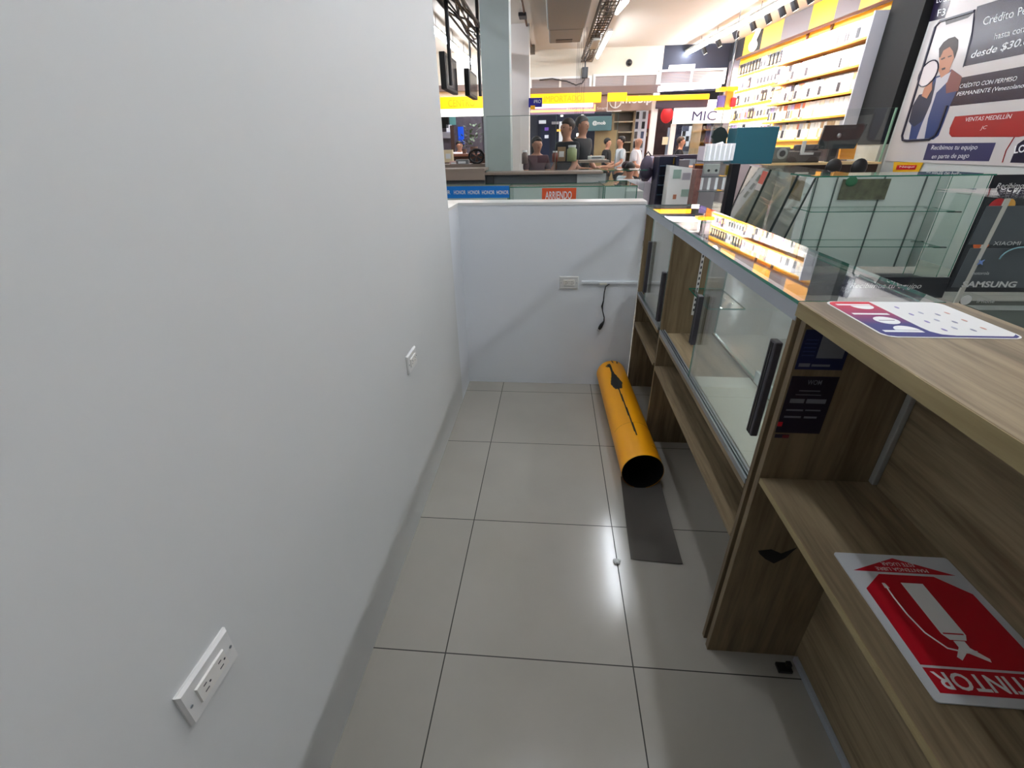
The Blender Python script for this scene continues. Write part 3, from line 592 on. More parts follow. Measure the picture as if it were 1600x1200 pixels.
t = sign('shop_sign', 'small dark blue projecting sign with an orange foot beside the off white column', (826, 153), (847, 167), 11.8, mat('navy lit sign', (28, 26, 120), .4, emit=.3), yw=12.0); stext(t, 'iPRO', (834, 156), (845, 161), 11.79, LIT)
a, b = P(829, 165, 11.79), P(836, 171, 11.79); MB().box((a.x, 11.78, a.z), (b.x, 11.84, b.z)).build('yellow_foot', YEL, t)
t = sign('shop_sign', 'teal shop sign reading @mob on the dark shop front', (915, 182), (955, 204), 14.6, mat('teal sign', (72, 104, 108), .5, emit=.1)); stext(t, '@mob', (926, 189), (946, 196), 14.59, LIT, bold=.02)
t = sign('shop_sign', 'large white lit board with thin letters MIC over the glass fronted shop', (1054, 169), (1140, 192), 13.9, mat('lit pale board', (226, 236, 230), .5, emit=.55), yw=14.1); stext(t, 'MIC', (1083, 174), (1118, 188), 13.89, mat('violet letters', (52, 38, 92), .4))
t = sign('shop_sign', 'dark plum rounded sign above the white letter board', (1026, 156), (1105, 168), 14.35, mat('dark plum', (58, 44, 60), .4))
t = sign('lightbox', 'glowing white surround right of the dark plum sign', (1107, 156), (1122, 168), 14.35, LW)

# ================================================================ FAR SHOPS
def back(label, p0, p1, Y, m, d=.3, name='shop_partition', cat='partition', group=None): return facebox(name, label, cat, p0, p1, Y, d, m, group)
back('dark navy shop interior wall behind the two people in black', (829, 179), (957, 290), 16.5, mat('dark shop wall', (40, 42, 66), .5, var=.3, scale=3), name='shop_wall', cat='wall')
back('lilac grey shop interior wall left of the grey column', (600, 182), (757, 290), 17.5, mat('lilac shop wall', (112, 104, 116), .5, var=.5, scale=6), name='shop_wall', cat='wall')
back('brown ochre cabinet panel under the teal sign', (930, 204), (955, 340), 14.75, mat('ochre panel', (150, 128, 92), .5, var=.2), .12, name='cabinet_panel', cat='panel')
YS = 15.1
t = thing('shelving_unit', 'tan shelving unit with grey goods at the far shop front', 'shelf', P(972, 244, YS)); x0, x1, z0, z1 = rect((958, 172), (982, 300), YS)
MB().box((x0, YS, 0), (x0 + .06, YS + .3, z1)).build('side_panel', mat('tan wood', (146, 128, 100), .5), t); MB().box((x1 - .06, YS, 0), (x1, YS + .3, z1)).build('side_panel', MATS['tan wood'], t); MB().box((x0, YS + .28, 0), (x1, YS + .32, z1)).build('back_panel', mat('grey brown back', (120, 112, 102), .6), t)
for k in range(8): MB().box((x0 + .06, YS, .5 + k * .26), (x1 - .06, YS + .28, .53 + k * .26)).build('shelf', mat('pale shelf', (176, 164, 140), .5), t)
YS = 15.5; t = thing('phone_display_rack', 'tall white rack of grey and dark phone boxes at the far shop front', 'rack', P(992, 244, YS)); x0, x1, z0, z1 = rect((983, 170), (1000, 300), YS)
MB().box((x0, YS, 0), (x1, YS + .3, z1)).build('rack_panel', mat('lit white rack', (225, 225, 232), .5, emit=.25), t)
for k in range(7):
    for j in range(3): xx = x0 + .03 + j * (x1 - x0) / 3; MB().box((xx, YS - .05, .9 + k * .25), (xx + .08, YS, 1.08 + k * .25)).build('phone_box', [DGREY, MGREY, mat('slate blue', (84, 92, 120), .4)][(k + j) % 3], t)
YS = 15.9; t = thing('picture_stand', 'orange brown shop panel with a coral poster at the far front', 'panel', P(1009, 244, YS)); x0, x1, z0, z1 = rect((1001, 168), (1018, 300), YS)
MB().box((x0, YS, 0), (x1, YS + .25, z1)).build('panel', mat('rust panel', (150, 92, 66), .5, var=.2, scale=6), t); a, b = P(1003, 178, YS), P(1014, 201, YS); MB().box((a.x, YS - .02, a.z), (b.x, YS - .001, b.z)).build('poster', mat('coral poster', (222, 98, 88), .5, emit=.1), t)
a, b = P(1003, 207, YS), P(1011, 213, YS); MB().box((a.x, YS - .02, a.z), (b.x, YS - .001, b.z)).build('poster', mat('cream poster', (236, 208, 150), .5), t)
x0, x1, _, _ = rect((1019, 168), (1025, 200), 14.5)
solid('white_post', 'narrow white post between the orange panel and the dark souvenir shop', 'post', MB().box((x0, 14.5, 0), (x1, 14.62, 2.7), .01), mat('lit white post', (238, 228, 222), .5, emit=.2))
back('dark brown shop interior hung with trinkets and a red lantern', (1026, 169), (1052, 300), 15.4, mat('dark brown shop', (64, 42, 42), .6, var=.7, scale=9), name='shop_wall', cat='wall')
t = thing('red_lantern', 'round red lantern hanging in the dark brown shop', 'lantern', P(1042, 190, 14.9)); c = P(1042, 180, 14.9)
MB().ball(c, (.17, .17, .2), 10).build('lantern_body', mat('lit red paper', (220, 48, 52), .5, emit=.35), t, True); MB().tube([c + V((0, 0, .19)), c + V((0, 0, .6))], .01, 5).build('cord', BLACK, t)
facebox('card', 'cream card standing in the dark brown shop window', 'card', (1036, 214), (1043, 226), 14.6, .04, mat('cream lit card', (244, 226, 190), .5, emit=.2))
# glass fronted shop under the letter board
t = thing('storefront', 'glass storefront with pale frame under the MIC board', 'shop front', P(1090, 243, 14.0)); x0, x1, z0, z1 = rect((1050, 192), (1134, 300), 14.0)
MB().box((x0, 14.0, 0), (x0 + .12, 14.1, z1 - .02)).build('frame', mat('lit white post', (0, 0, 0)), t)
z1 -= .08; MB().box((x0 + .12, 14.9, 0), (x1, 15.0, z1)).build('interior_wall', mat('shop blue grey', (150, 160, 178), .5, var=.5, scale=7), t)
for p0, p1, mm in (((1072 + 11, 193), (1097, 243), mat('tan curtain', (150, 130, 104), .6)), ((1098, 193), (1104, 243), NAVY), ((1116, 193), (1121, 243), DGREY), ((1055, 195), (1060, 243), NAVY)):
    a, b = P(*p0, 14.5), P(*p1, 14.5); MB().box((a.x, 14.5, a.z), (b.x, 14.55, b.z)).build('interior_panel', mm, t)
rnd = random.Random(8)
for k in range(5):
    for j in range(4): a = P(1062 + j * 5.2, 197 + k * 8, 14.7); MB().box((a.x, 14.7, a.z - .12), (a.x + .08, 14.74, a.z)).build('goods', rnd.choice([mat('lit pale goods', (225, 232, 245), .5, emit=.4), mat('slate blue', (0, 0, 0)), DGREY]), t)
MB().pane((x0 + .12, 14.02, .3), (x1, 14.03, z1), 1).build('glass', GP, t)
# items seen in the shop left of the grey column and in the navy shop
for nm, lab, cat, p0, p1, Y, m_ in (
    ('wall_screen', 'black screen on the wall just right of the tall white wall', 'screen', (690, 183), (701, 200), 17.41, BLACK),
    ('monitor', 'teal lit monitor at the far left shop', 'monitor', (702, 183), (712, 195), 17.41, mat('teal lit screen', (96, 150, 150), .4, emit=.4)),
    ('hanging_banner', 'bright blue vertical banner in the far left shop', 'banner', (715, 198), (725, 225), 17.41, mat('lit blue', (20, 84, 220), .4, emit=.5)),
    ('poster', 'white poster above the desk in the far left shop', 'poster', (697, 195), (706, 207), 17.41, mat('lit paper', (232, 234, 245), .5, emit=.5)),
    ('poster', 'low white poster beside the brown post in the far left shop', 'poster', (691, 206), (707, 216), 17.41, mat('pale poster', (200, 198, 210), .5)),
    ('brown_post', 'brown post at the far left shop', 'post', (708, 196), (713, 345), 14.9, mat('dark brown', (70, 48, 40), .5)),
    ('shop_sign', 'small white lit sign high in the navy shop', 'sign', (842, 188), (853, 193), 16.41, mat('lit paper', (0, 0, 0))),
    ('shop_sign', 'faint grey white sign in the middle of the navy shop', 'sign', (862, 190), (873, 194), 16.41, mat('pale poster', (0, 0, 0))),
    ('poster', 'violet logo poster in the navy shop', 'poster', (851, 199), (857, 204), 16.41, mat('violet logo', (130, 90, 200), .5, emit=.4)),
    ('poster', 'white logo poster below the violet one in the navy shop', 'poster', (851, 211), (857, 216), 16.41, mat('lit paper', (0, 0, 0))),
    ('display_column', 'dark blue display column carrying two logo posters', 'column', (845, 195), (858, 250), 16.44, mat('dark blue column', (26, 36, 74), .4)),
    ('lit_sign_strip', 'tall white light panel beside the left person in black', 'light', (874, 190), (879, 224), 16.41, mat('lit paper', (0, 0, 0))),
    ('lit_sign_strip', 'shorter white light panel next to the tall one', 'light', (881, 188), (886, 200), 16.41, mat('lit paper', (0, 0, 0))),
    ('light_bar', 'thin amber light bar crossing the white panels', 'light', (870, 202), (889, 205), 16.3, mat('amber glow', (250, 196, 90), .5, emit=1)),
    ('beam_light', 'small round white light over the shop entrance', 'light', (876, 179), (880, 182), 14.72, LW)):
    facebox(nm, lab, cat, p0, p1, Y, .08, m_)
for k, (px, py, h) in enumerate(((910, 181, 3), (911, 190, 9), (906, 202, 7), (902.5, 211, 5), (900, 218, 4.5), (898, 226, 4), (896, 231, 3.5))):
    a = P(px, py, 12.5);  t = thing('pendant_light', 'small white lamp in the slanting row between the two people in black', 'light', (a.x, 12.5, a.z), 'slanting row of small white lamps'); MB().box((a.x - .03, 12.5, a.z - .006 * h), (a.x + .03, 12.54, a.z + .008 * h), .01).build('lamp', LW, t); MB().tube([(a.x, 12.57, a.z), (a.x, 12.57, 3.8)], .003, 4).build('cord', DGREY, t)
def plant(label, p, Y, s, mfoliage):
    b = P(*p, Y); t = thing('potted_plant', label, 'plant', b); MB().tube([b, b + V((0, 0, s * .25))], [s * .12, s * .16], 12).build('pot', mat('clay pot', (120, 96, 84), .6), t)
    m = MB(); rr = random.Random(int(p[0]))
    for k in range(46):
        a = rr.uniform(0, 6.28); h = rr.uniform(.3, 1.0) * s; w_ = rr.uniform(.05, .32) * s; c = b + V((math.cos(a) * w_, math.sin(a) * w_, h)); d = V((math.cos(a), math.sin(a), .6)).normalized() * s * .16; sdv = V((-math.sin(a), math.cos(a), 0)) * s * .05
        m.slab([c, c + d * .5 + sdv, c + d, c + d * .5 - sdv], (0, 0, .003))
    m.build('foliage', mfoliage, t)
c = P(741, 240, 12.5); t = thing('shop_counter', 'rust brown counter of the far left shop behind the green plant', 'counter', (-2.6, 12.3, 0)); MB().box((-4.2, 12.3, c.z - .06), (-1.5, 13.25, c.z), .01).build('countertop', mat('rust brown top', (132, 84, 62), .5), t); MB().box((-4.1, 12.4, 0), (-1.6, 13.2, c.z - .06)).build('front_panel', mat('rust brown front', (90, 60, 48), .6), t)
plant('green potted plant on the far left shop counter', (741, 240), 12.5, .62, mat('leaf green', (64, 88, 52), .6)); plant('darker potted plant beside the blue banner', (726, 240), 12.9, .42, mat('dark leaf', (38, 52, 40), .6))

# ================================================================ ISLAND COUNTERS BEYOND THE LOW WALL
t = thing('island_counter', 'long taupe topped island counter standing behind the empty glass cases', 'counter', (-.4, 6.3, 0))
a, b = P(640, 262, 6.3), P(902, 272, 6.3); ztop = 1.235
TA = mat('taupe counter top', (146, 130, 118), .45)
MB().box((-3.0, 6.3, ztop - .03), (-.88, 6.8, ztop), .004).box((-.88, 6.3, 1.155), (.62, 6.74, 1.185), .004).build('countertop', TA, t)
MB().box((-3.0, 6.3, 1.10), (-.88, 6.33, ztop - .03)).build('front_rail', TA, t)
MB().box((-3.0, 6.34, 0), (-.88, 6.4, 1.155)).box((-.88, 6.36, 0), (.3, 6.4, 1.155)).build('front_panel', mat('shadow grey panel', (96, 100, 104), .5), t)
MB().box((-.86, 6.33, .9), (-.77, 6.36, 1.155)).build('upright', DGREY, t)
MB().box((.30, 6.33, .8), (.66, 6.4, 1.155)).build('end_panel', mat('pale grey panel', (168, 172, 170), .5), t)
MB().box((-3.0, 6.9, 1.22), (-.88, 7.3, 1.27)).build('rear_ledge', TA, t)
for i, (xa, xb, lab) in enumerate(((-.86, .02, 'clear glass screen standing on the island counter in front of the grey column'), (.04, .78, 'clear glass screen standing on the island counter before the people in black'))):
    t = thing('glass_screen', lab, 'glass screen', ((xa + xb) / 2, 6.5, 1.185), 'glass screens on the island counter')
    MB().pane((xa, 6.5, 1.186), (xb, 6.508, 1.815), 1).build('pane', GP, t); MB().box((xa, 6.498, 1.811), (xb, 6.510, 1.817)).build('edge_strip', mat('dull green edge', (96, 116, 108), .3), t)
    MB().box((xb - .006, 6.498, 1.186), (xb, 6.510, 1.815)).build('edge_strip', MATS['dull green edge'], t)
# foreground empty glass cases
def island_case(label, x0, x1, y0, y1, zt):
    t = thing('glass_counter_case', label, 'display case', ((x0 + x1) / 2, y0, 0), 'empty glass cases beyond the low wall')
    MB().box((x0, y0 + .01, 0), (x1, y1, .62)).build('base', WHITEL, t); MB().box((x0, y1 - .02, .62), (x1, y1, zt - .01)).build('rear_panel', mat('pale grey green panel', (200, 208, 205), .5), t)
    MB().pane((x0, y0, .62), (x1, y0 + .008, zt - .009), 1).build('front_glass', GPG, t)
    MB().pane((x0, y0 - .005, zt - .008), (x1, y1 + .005, zt), 2).build('glass_top', GPG, t)
    for x in (x0, x1 - .008): MB().pane((x, y0 + .01, .62), (x + .008, y1 - .02, zt - .01), 0).build('side_glass', GPG, t)
    return t
island_case('empty glass case carrying the blue lettered strip', -2.4, -.47, 5.1, 5.6, 1.10); island_case('empty glass case with the orange paper on its front', -.46, .52, 5.1, 5.6, 1.10)
island_case('short empty glass case at the right end of the row', .53, .86, 5.1, 5.9, 1.10)
t = thing('letter_strip', 'bright blue strip repeating HONOR in white on the glass case', 'strip', P(745, 308, 5.09)); x0, x1, z0, z1 = rect((640, 292), (796, 309), 5.09); MB().box((x0, 5.088, z0), (x1, 5.0905, z1)).build('strip', mat('lit blue strip', (18, 128, 220), .4), t)
for (a, b) in ((648, 672), (676, 704), (709, 728), (731, 750), (753, 773), (776, 795)): stext(t, 'HONOR', (a, 297.5), (b, 303.5), 5.087, LIT, bold=.02)
t = thing('rental_notice', 'orange paper notice reading ARRIENDO on the empty glass case', 'notice', P(873, 320, 5.09)); x0, x1, z0, z1 = rect((847, 294), (899, 330), 5.09); MB().box((x0, 5.088, z0), (x1, 5.0905, z1)).build('paper', ORANGE, t); stext(t, 'ARRIENDO', (852, 299), (893, 311), 5.087, LIT, bold=.015)
# second tier at right and small goods on the island
t = thing('glass_counter_case', 'glass topped case behind the short one with a pale counter lip', 'display case', (.75, 6.9, 0), 'empty glass cases beyond the low wall')
MB().box((.32, 6.9, 0), (1.25, 7.4, .9)).build('base', WHITEL, t); MB().pane((.32, 6.9, .9), (1.25, 6.908, 1.16), 1).build('front_glass', GPG, t); MB().pane((.30, 6.89, 1.16), (1.27, 7.42, 1.168), 2).build('glass_top', GPG, t)
solid('counter_shelf', 'small pale raised shelf at the right end of the island counter', 'shelf', MB().box(P(905, 251, 6.9), P(952, 254, 6.9) + V((0, .4, 0))), TA)
rnd = random.Random(11)
def goods(lab, px, py, w_, h_, Y, m_, shape='box', nm='carton', cat='box'):
    b = P(px, py, Y); t = thing(nm, lab, cat, b)
    if shape == 'box': MB().box(b + V((-w_ / 2, 0, 0)), b + V((w_ / 2, w_ * .8, h_)), .006).build('body', m_, t); MB().box(b + V((-w_ * .3, -.003, h_ * .3)), b + V((w_ * .3, 0, h_ * .7)), 0).build('printed_label', LIT if m_ != WHITE else MGREY, t)
    elif shape == 'jar': MB().tube([b, b + V((0, 0, h_ * .75)), b + V((0, 0, h_ * .8)), b + V((0, 0, h_ * .86))], [w_ / 2, w_ / 2, w_ * .36, w_ * .36], 14).build('jar', m_, t, True); MB().tube([b + V((0, 0, h_ * .86)), b + V((0, 0, h_))], w_ * .4, 14).build('lid', LIT, t)
    elif shape == 'fan':
        c = b + V((0, 0, h_ * .55)); MB().tube([c + V((w_ * .42 * math.cos(i * .3142), 0, h_ * .42 * math.sin(i * .3142))) for i in range(21)], w_ * .07, 6).build('ring', m_, t); m = MB()
        for k in range(5): a = k * 1.2566; m.slab([c, c + V((math.cos(a) * w_ * .36, 0, math.sin(a) * h_ * .36)), c + V((math.cos(a + .7) * w_ * .36, 0, math.sin(a + .7) * h_ * .36))], (0, .01, 0))
        m.build('disc', DGREY, t); MB().box(b + V((-w_ * .3, -.03, 0)), b + V((w_ * .3, .06, h_ * .1))).build('foot', m_, t)
    return t
goods('round black desk fan on the island counter left of the grey column', 745, 258, .24, .2, 6.95, BLACK, 'fan', 'desk_fan', 'fan')
goods('cream carton on the island counter beside the tall white wall', 701, 254, .12, .16, 6.98, mat('cream carton', (232, 214, 176), .5))
goods('small grey tool box among the clutter left of the grey column', 722, 258, .18, .07, 6.96, MGREY, 'box', 'tool_box')
goods('pink cream packet lying left of the grey tool box', 709, 258, .12, .05, 6.96, mat('pink paper', (226, 186, 178), .5))
goods('jar of green sweets on the counter in front of the people in black', 893, 252, .13, .19, 6.7, mat('green jar', (150, 160, 112), .3), 'jar', 'sweet_jar', 'jar')
goods('rust coloured jar on the counter near the maroon bag', 867, 253, .08, .13, 6.7, mat('rust jar', (120, 52, 38), .35), 'jar', 'sweet_jar', 'jar')
goods('pile of white paper at the right end of the island counter', 932, 249, .22, .04, 6.9, WHITE, 'box', 'paper_pile', 'paper')
goods('tan bowl shaped carton between the two people in black', 877, 252, .11, .17, 6.75, mat('tan carton', (150, 118, 86), .6))
goods('brown cup on the counter beside the off white column', 820, 256, .08, .16, 6.62, mat('brown cup', (98, 74, 66), .5), 'jar', 'lidded_cup', 'cup')

# ================================================================ PEOPLE
def skin_obj(name, verts, edges, radii, m, parent, sub=2):
    me = bpy.data.meshes.new(name); org = wloc(parent); me.from_pydata([V(v) for v in verts], edges, []); o = bpy.data.objects.new(name, me); C.objects.link(o); o.parent = parent
    sk = o.modifiers.new('skin', 'SKIN'); sk.use_smooth_shade = True
    if not me.skin_vertices: me.skin_vertices.new()
    for i, r in enumerate(radii): me.skin_vertices[0].data[i].radius = (r, r) if not isinstance(r, tuple) else r
    me.skin_vertices[0].data[0].use_root = True
    ss = o.modifiers.new('sub', 'SUBSURF'); ss.levels = sub; ss.render_levels = sub; me.materials.append(m); return o
def person(label, loc, rz, h, shirt, hair, trousers=DGREY, seated=False, reach=0.3, hair_long=False, bald=False, group=None):
    s = h / 1.75; t = thing('person', label, 'person', loc, group); t.rotation_euler = (0, 0, rz)
    hip = .93 * s; drop = 0
    if seated: drop = .45 * s
    def q(x, y, z): return V((x * s, y * s, z * s - drop))
    vs = [q(0, 0, .95), q(0, 0, 1.10), q(0, .01, 1.25), q(0, .01, 1.41), q(0, 0, 1.48), q(0, -.015, 1.54), q(0, -.02, 1.62), q(0, -.015, 1.69)]
    R = [.13, .12, .135, .125, .046, .068, .098, .082]; E = [(i, i + 1) for i in range(7)]
    for sg in (-1, 1):
        n = len(vs); ar = [q(.17 * sg, .01, 1.40), q(.215 * sg, -.02, 1.15), q(.20 * sg, -.12 - reach * .5, 1.04), q(.17 * sg, -.16 - reach * .9, 1.05)]
        vs += ar; R += [.058, .045, .036, .028]; E += [(3, n), (n, n + 1), (n + 1, n + 2), (n + 2, n + 3)]
        w0 = ar[3]; d = (ar[3] - ar[2]).normalized()
        for k in range(4):
            m_ = len(vs); off = V(((-.024 + .016 * k) * s, 0, 0)); L_ = (.075, .085, .08, .062)[k] * s
            vs += [w0 + d * .05 * s + off, w0 + d * (.05 * s + L_ * .6) + off + V((0, 0, -.008 * s)), w0 + d * (.05 * s + L_) + off + V((0, 0, -.025 * s))]; R += [.010, .009, .008]; E += [(n + 3, m_), (m_, m_ + 1), (m_ + 1, m_ + 2)]
        m_ = len(vs); vs += [w0 + d * .02 * s + V((-.035 * sg * s, 0, 0)), w0 + d * .06 * s + V((-.05 * sg * s, 0, -.01 * s))]; R += [.011, .009]; E += [(n + 3, m_), (m_, m_ + 1)]
        n = len(vs)
        if seated: vs += [q(.09 * sg, 0, .90), q(.11 * sg, -.40, .92), q(.11 * sg, -.42, .50), q(.11 * sg, -.52, .48)]
        else: vs += [q(.09 * sg, 0, .88), q(.10 * sg, -.02, .48), q(.10 * sg, .02, .08), q(.10 * sg, -.12, .035)]
        R += [.085, .055, .04, .032]; E += [(0, n), (n, n + 1), (n + 1, n + 2), (n + 2, n + 3)]
    b = skin_obj('body', vs, E, [r * s if not isinstance(r, tuple) else r for r in R], SKIN, t)
    # face: nose, brow and ears as small shaped pieces
    MB().add([q(-.012, -.10, 1.60), q(.012, -.10, 1.60), q(0, -.125, 1.595), q(0, -.098, 1.635)], [(0, 1, 2), (0, 2, 3), (1, 3, 2), (0, 3, 1)]).build('nose', SKIN, t, rel=False)
    for sg in (-1, 1):
        MB().ball(q(.032 * sg, -.092, 1.632), (.009 * s, .006 * s, .006 * s), 6).build('eye', BLACK, t, rel=False); MB().ball(q(.087 * sg, -.01, 1.62), (.012 * s, .018 * s, .028 * s), 6).build('ear', SKIN, t, True, rel=False)
    MB().ball(q(0, -.093, 1.572), (.022 * s, .006 * s, .005 * s), 6).build('mouth', mat('lips', (140, 78, 72), .5), t, rel=False)
    if not bald:
        m = MB(); m.ball(q(0, .012, 1.665), (.098 * s, .102 * s, .092 * s), 10); cut = 1.60 if not hair_long else 1.45
        if hair_long: m.ball(q(0, .055, 1.56), (.092 * s, .06 * s, .14 * s), 10)
        m.v = [V((v.x, v.y if v.z > q(0, 0, 1.665).z or v.y > -.02 * s else max(v.y, -.03 * s), v.z)) for v in m.v]; m.build('hair', hair, t, True, rel=False)
    sv = [q(0, 0, .90), q(0, 0, 1.08), q(0, .01, 1.25), q(0, .01, 1.39), q(0, .005, 1.455)]; SR = [.150, .138, .158, .145, .07]; SE = [(i, i + 1) for i in range(4)]
    for sg in (-1, 1):
        n = len(sv); sv += [q(.175 * sg, .01, 1.41), q(.215 * sg, -.015, 1.20)]; SR += [.070, .062]; SE += [(3, n), (n, n + 1)]
    skin_obj('shirt', sv, SE, [r * s for r in SR], shirt, t)
    tv = [q(0, 0, .96)]; TR = [.142]; TE = []
    for sg in (-1, 1):
        n = len(tv)
        if seated: tv += [q(.09 * sg, 0, .90), q(.11 * sg, -.40, .92), q(.11 * sg, -.42, .52)]
        else: tv += [q(.09 * sg, 0, .86), q(.10 * sg, -.02, .48), q(.10 * sg, .02, .09)]
        TR += [.10, .072, .06]; TE += [(0, n), (n, n + 1), (n + 1, n + 2)]
    skin_obj('trousers', tv, TE, [r * s for r in TR], trousers, t)
    for sg in (-1, 1):
        c = q(.11 * sg, -.47, .47) if seated else q(.10 * sg, -.05, .0)
        MB().box(c + V((-.045 * s, -.13 * s, 0)), c + V((.045 * s, .12 * s, .075 * s)), .02 * s).build('shoe', BLACK, t, rel=False)
    return t
BT = mat('black cotton', (26, 26, 32), .8); WT = mat('white cotton', (235, 232, 236), .8); MT = mat('maroon cotton', (74, 36, 46), .8); GT = mat('pale blue cotton', (190, 200, 205), .8)
GHR = mat('grey hair', (90, 86, 84), .6)
def at(px, Y): return V((P(px, 215, Y).x, Y, 0))
person('person in a black shirt with short brown hair leaning behind the jar of sweets', at(886, 7.8), -.9, 1.84, BT, mat('brown hair', (66, 50, 42), .6), reach=.02)
person('person in a black shirt with grey hair standing under the teal sign', at(909, 8.4), .9, 1.90, BT, GHR, reach=.02)
person('person in a dark top and maroon skirt beside the off white column', at(839, 8.3), .4, 1.62, MT, HAIR, trousers=MT, reach=.02, hair_long=True)
person('small distant person in black under the right edge of the teal sign', at(950, 13.9), 1.2, 1.66, BT, HAIR)
person('distant person with dark hair in a pale blue shirt by the tan shelves', at(971, 12.8), -1.4, 1.68, GT, HAIR)
person('bald person in a white shirt by the orange panel', at(997, 11.4), 1.2, 1.66, WT, HAIR, bald=True)
person('person in a black shirt behind the glass of the MIC shop', at(1065, 12.6), 1.3, 1.64, BT, mat('brown hair', (0, 0, 0)))
person('dark haired person in white seated lowest at the aisle corner', at(989, 9.0), 2.6, 1.62, WT, HAIR, seated=True)
person('dark haired person bending behind the lowest seated one', at(983, 10.2), 2.2, 1.60, GT, mat('dark brown hair', (48, 26, 28), .6), seated=True)
person('person in a pale shirt behind the green plant at far left', at(717, 14.0), .5, 1.66, WT, HAIR)

# ================================================================ GOODS AT THE FAR END OF THE AISLE
t = thing('backpack', 'grey violet backpack standing at the aisle corner by the white shirts', 'backpack', P(1010, 282, 8.32)); c = P(1010, 264, 8.32)
MB().ball(c, (.11, .09, .20), 10).build('pack', mat('grey violet fabric', (104, 94, 112), .8), t, True); MB().ball(c + V((0, -.08, -.06)), (.10, .05, .09), 8).build('pocket', mat('dark violet fabric', (60, 52, 72), .8), t, True); MB().tube([c + V((-.05, 0, .19)), c + V((0, 0, .25)), c + V((.05, 0, .19))], .012, 6).build('strap', DGREY, t)
t = thing('gift_stack', 'pile of white wrapped parcels under the backpack', 'parcels', P(1008, 330, 8.3)); a, b = P(998, 284, 8.2), P(1013, 330, 8.2)
MB().box((a.x, 8.2, 0), (b.x, 8.45, a.z), .02).build('parcel', mat('crumpled white wrap', (236, 226, 236), .5, bump=1, scale=20), t)
t = thing('slim_display', 'narrow white display stand with an orange top picture', 'display stand', P(1025, 320, 8.5)); a, b = P(1019, 245, 8.5), P(1030, 330, 8.5)
MB().box((a.x, 8.5, 0), (b.x, 8.8, a.z), .01).build('body', mat('lit lilac white', (214, 206, 226), .5, emit=.15), t); c, d = P(1021, 247, 8.5), P(1029, 256, 8.5); MB().box((c.x, 8.485, c.z), (d.x, 8.5, d.z)).build('picture', mat('orange picture', (226, 160, 120), .5), t)
t = thing('shelf_cabinet', 'dark navy open cabinet with glass shelves behind the white printed box', 'cabinet', P(1045, 320, 7.8)); a, b = P(1031, 245, 7.8), P(1046, 330, 7.8); b2 = P(1066, 245, 7.8)
MB().box((a.x, 7.95, 0), (b2.x, 8.25, a.z), .005).build('back_body', NAVY, t); MB().box((a.x, 7.8, 0), (a.x + .02, 7.95, a.z)).build('side_panel', NAVY, t); MB().box((b.x, 7.8, 0), (b.x + .02, 7.95, a.z)).build('side_panel', NAVY, t)
for k in range(4): z_ = P(1038, 260 + 15 * k, 7.8).z; MB().box((a.x + .02, 7.8, z_), (b.x, 7.95, z_ + .008)).build('shelf', mat('slate shelf', (60, 84, 108), .3), t)
c = P(1052, 252, 7.94); MB().box((c.x, 7.93, c.z - .04), (c.x + .012, 7.95, c.z + .05)).build('brass_handle', mat('brass', (200, 160, 60), .3, metal=.5), t)
t = thing('printed_box', 'large white printed carton with pale green picture patches', 'box', P(1066, 320, 7.5)); a, b = P(1047, 262, 7.5), P(1085, 340, 7.5)
PB = mat('white carton', (236, 238, 236), .45, emit=.1); MB().hexa([(a.x, 7.5, 0), (b.x, 7.5, 0), (b.x, 7.77, 0), (a.x, 7.77, 0), (a.x, 7.5, a.z + .03), (b.x, 7.5, a.z - .03), (b.x, 7.77, a.z - .03), (a.x, 7.77, a.z + .03)]).build('carton', PB, t)
for p0, p1, mm in (((1053, 265), (1063, 279), mat('pale green print', (170, 200, 188), .5)), ((1067, 270), (1078, 281), mat('pale grey print', (196, 196, 206), .5)), ((1065, 296), (1083, 307), mat('pale green print', (0, 0, 0))), ((1052, 304), (1056, 311), mat('salmon print', (222, 150, 120), .5))):
    c, d = P(*p0, 7.495), P(*p1, 7.495); MB().box((c.x, 7.49, c.z), (d.x, 7.4995, d.z)).build('picture_patch', mm, t)
facebox('speaker_box', 'grey twin round speaker box on top of the navy cabinet', 'speaker', (1062, 250), (1076, 263), 7.97, .2, mat('grey speaker', (120, 114, 118), .5))
for p, lab in (((1086.5, 256), 'left'), ((1093, 256), 'right')):
    a, b = P(*p, 7.3), P(p[0] + 5, 264, 7.3); t = thing('small_box', lab + ' of two small brown and amber boxes above the printed carton', 'box', (a.x, 7.3, b.z)); MB().box((a.x, 7.3, b.z), (b.x, 7.4, a.z)).build('body', mat('dark red brown', (90, 32, 24), .5), t); MB().box((a.x, 7.296, a.z - .02), (b.x, 7.3, a.z)).build('amber_top', ORG, t)
a = P(1083, 264, 7.4); solid('high_table', 'narrow brown cluttered stand right of the printed carton', 'stand', MB().box((P(1085, 270, 7.2).x, 7.1, 0), (P(1094, 270, 7.2).x, 7.34, P(1087, 264, 7.2).z), .01), mat('mottled brown', (150, 104, 96), .5, var=.7, scale=14))
t = thing('counter_board', 'dark plum slanting counter board in front of the MIC shop', 'board', P(1065, 246, 9)); a, b = P(1020, 243, 9.0), P(1104, 242, 9.0); MB().hexa([(a.x, 9, a.z - .03), (b.x, 9, b.z - .07), (b.x, 9.3, b.z - .07), (a.x, 9.3, a.z - .03), (a.x, 9, a.z), (b.x, 9, b.z + .01), (b.x, 9.3, b.z + .01), (a.x, 9.3, a.z)]).build('board', mat('plum board', (62, 50, 66), .4), t)
for q in (.1, .9): x = a.x + (b.x - a.x) * q; MB().box((x - .03, 9.1, 0), (x + .03, 9.16, a.z - .06)).build('leg', DGREY, t)
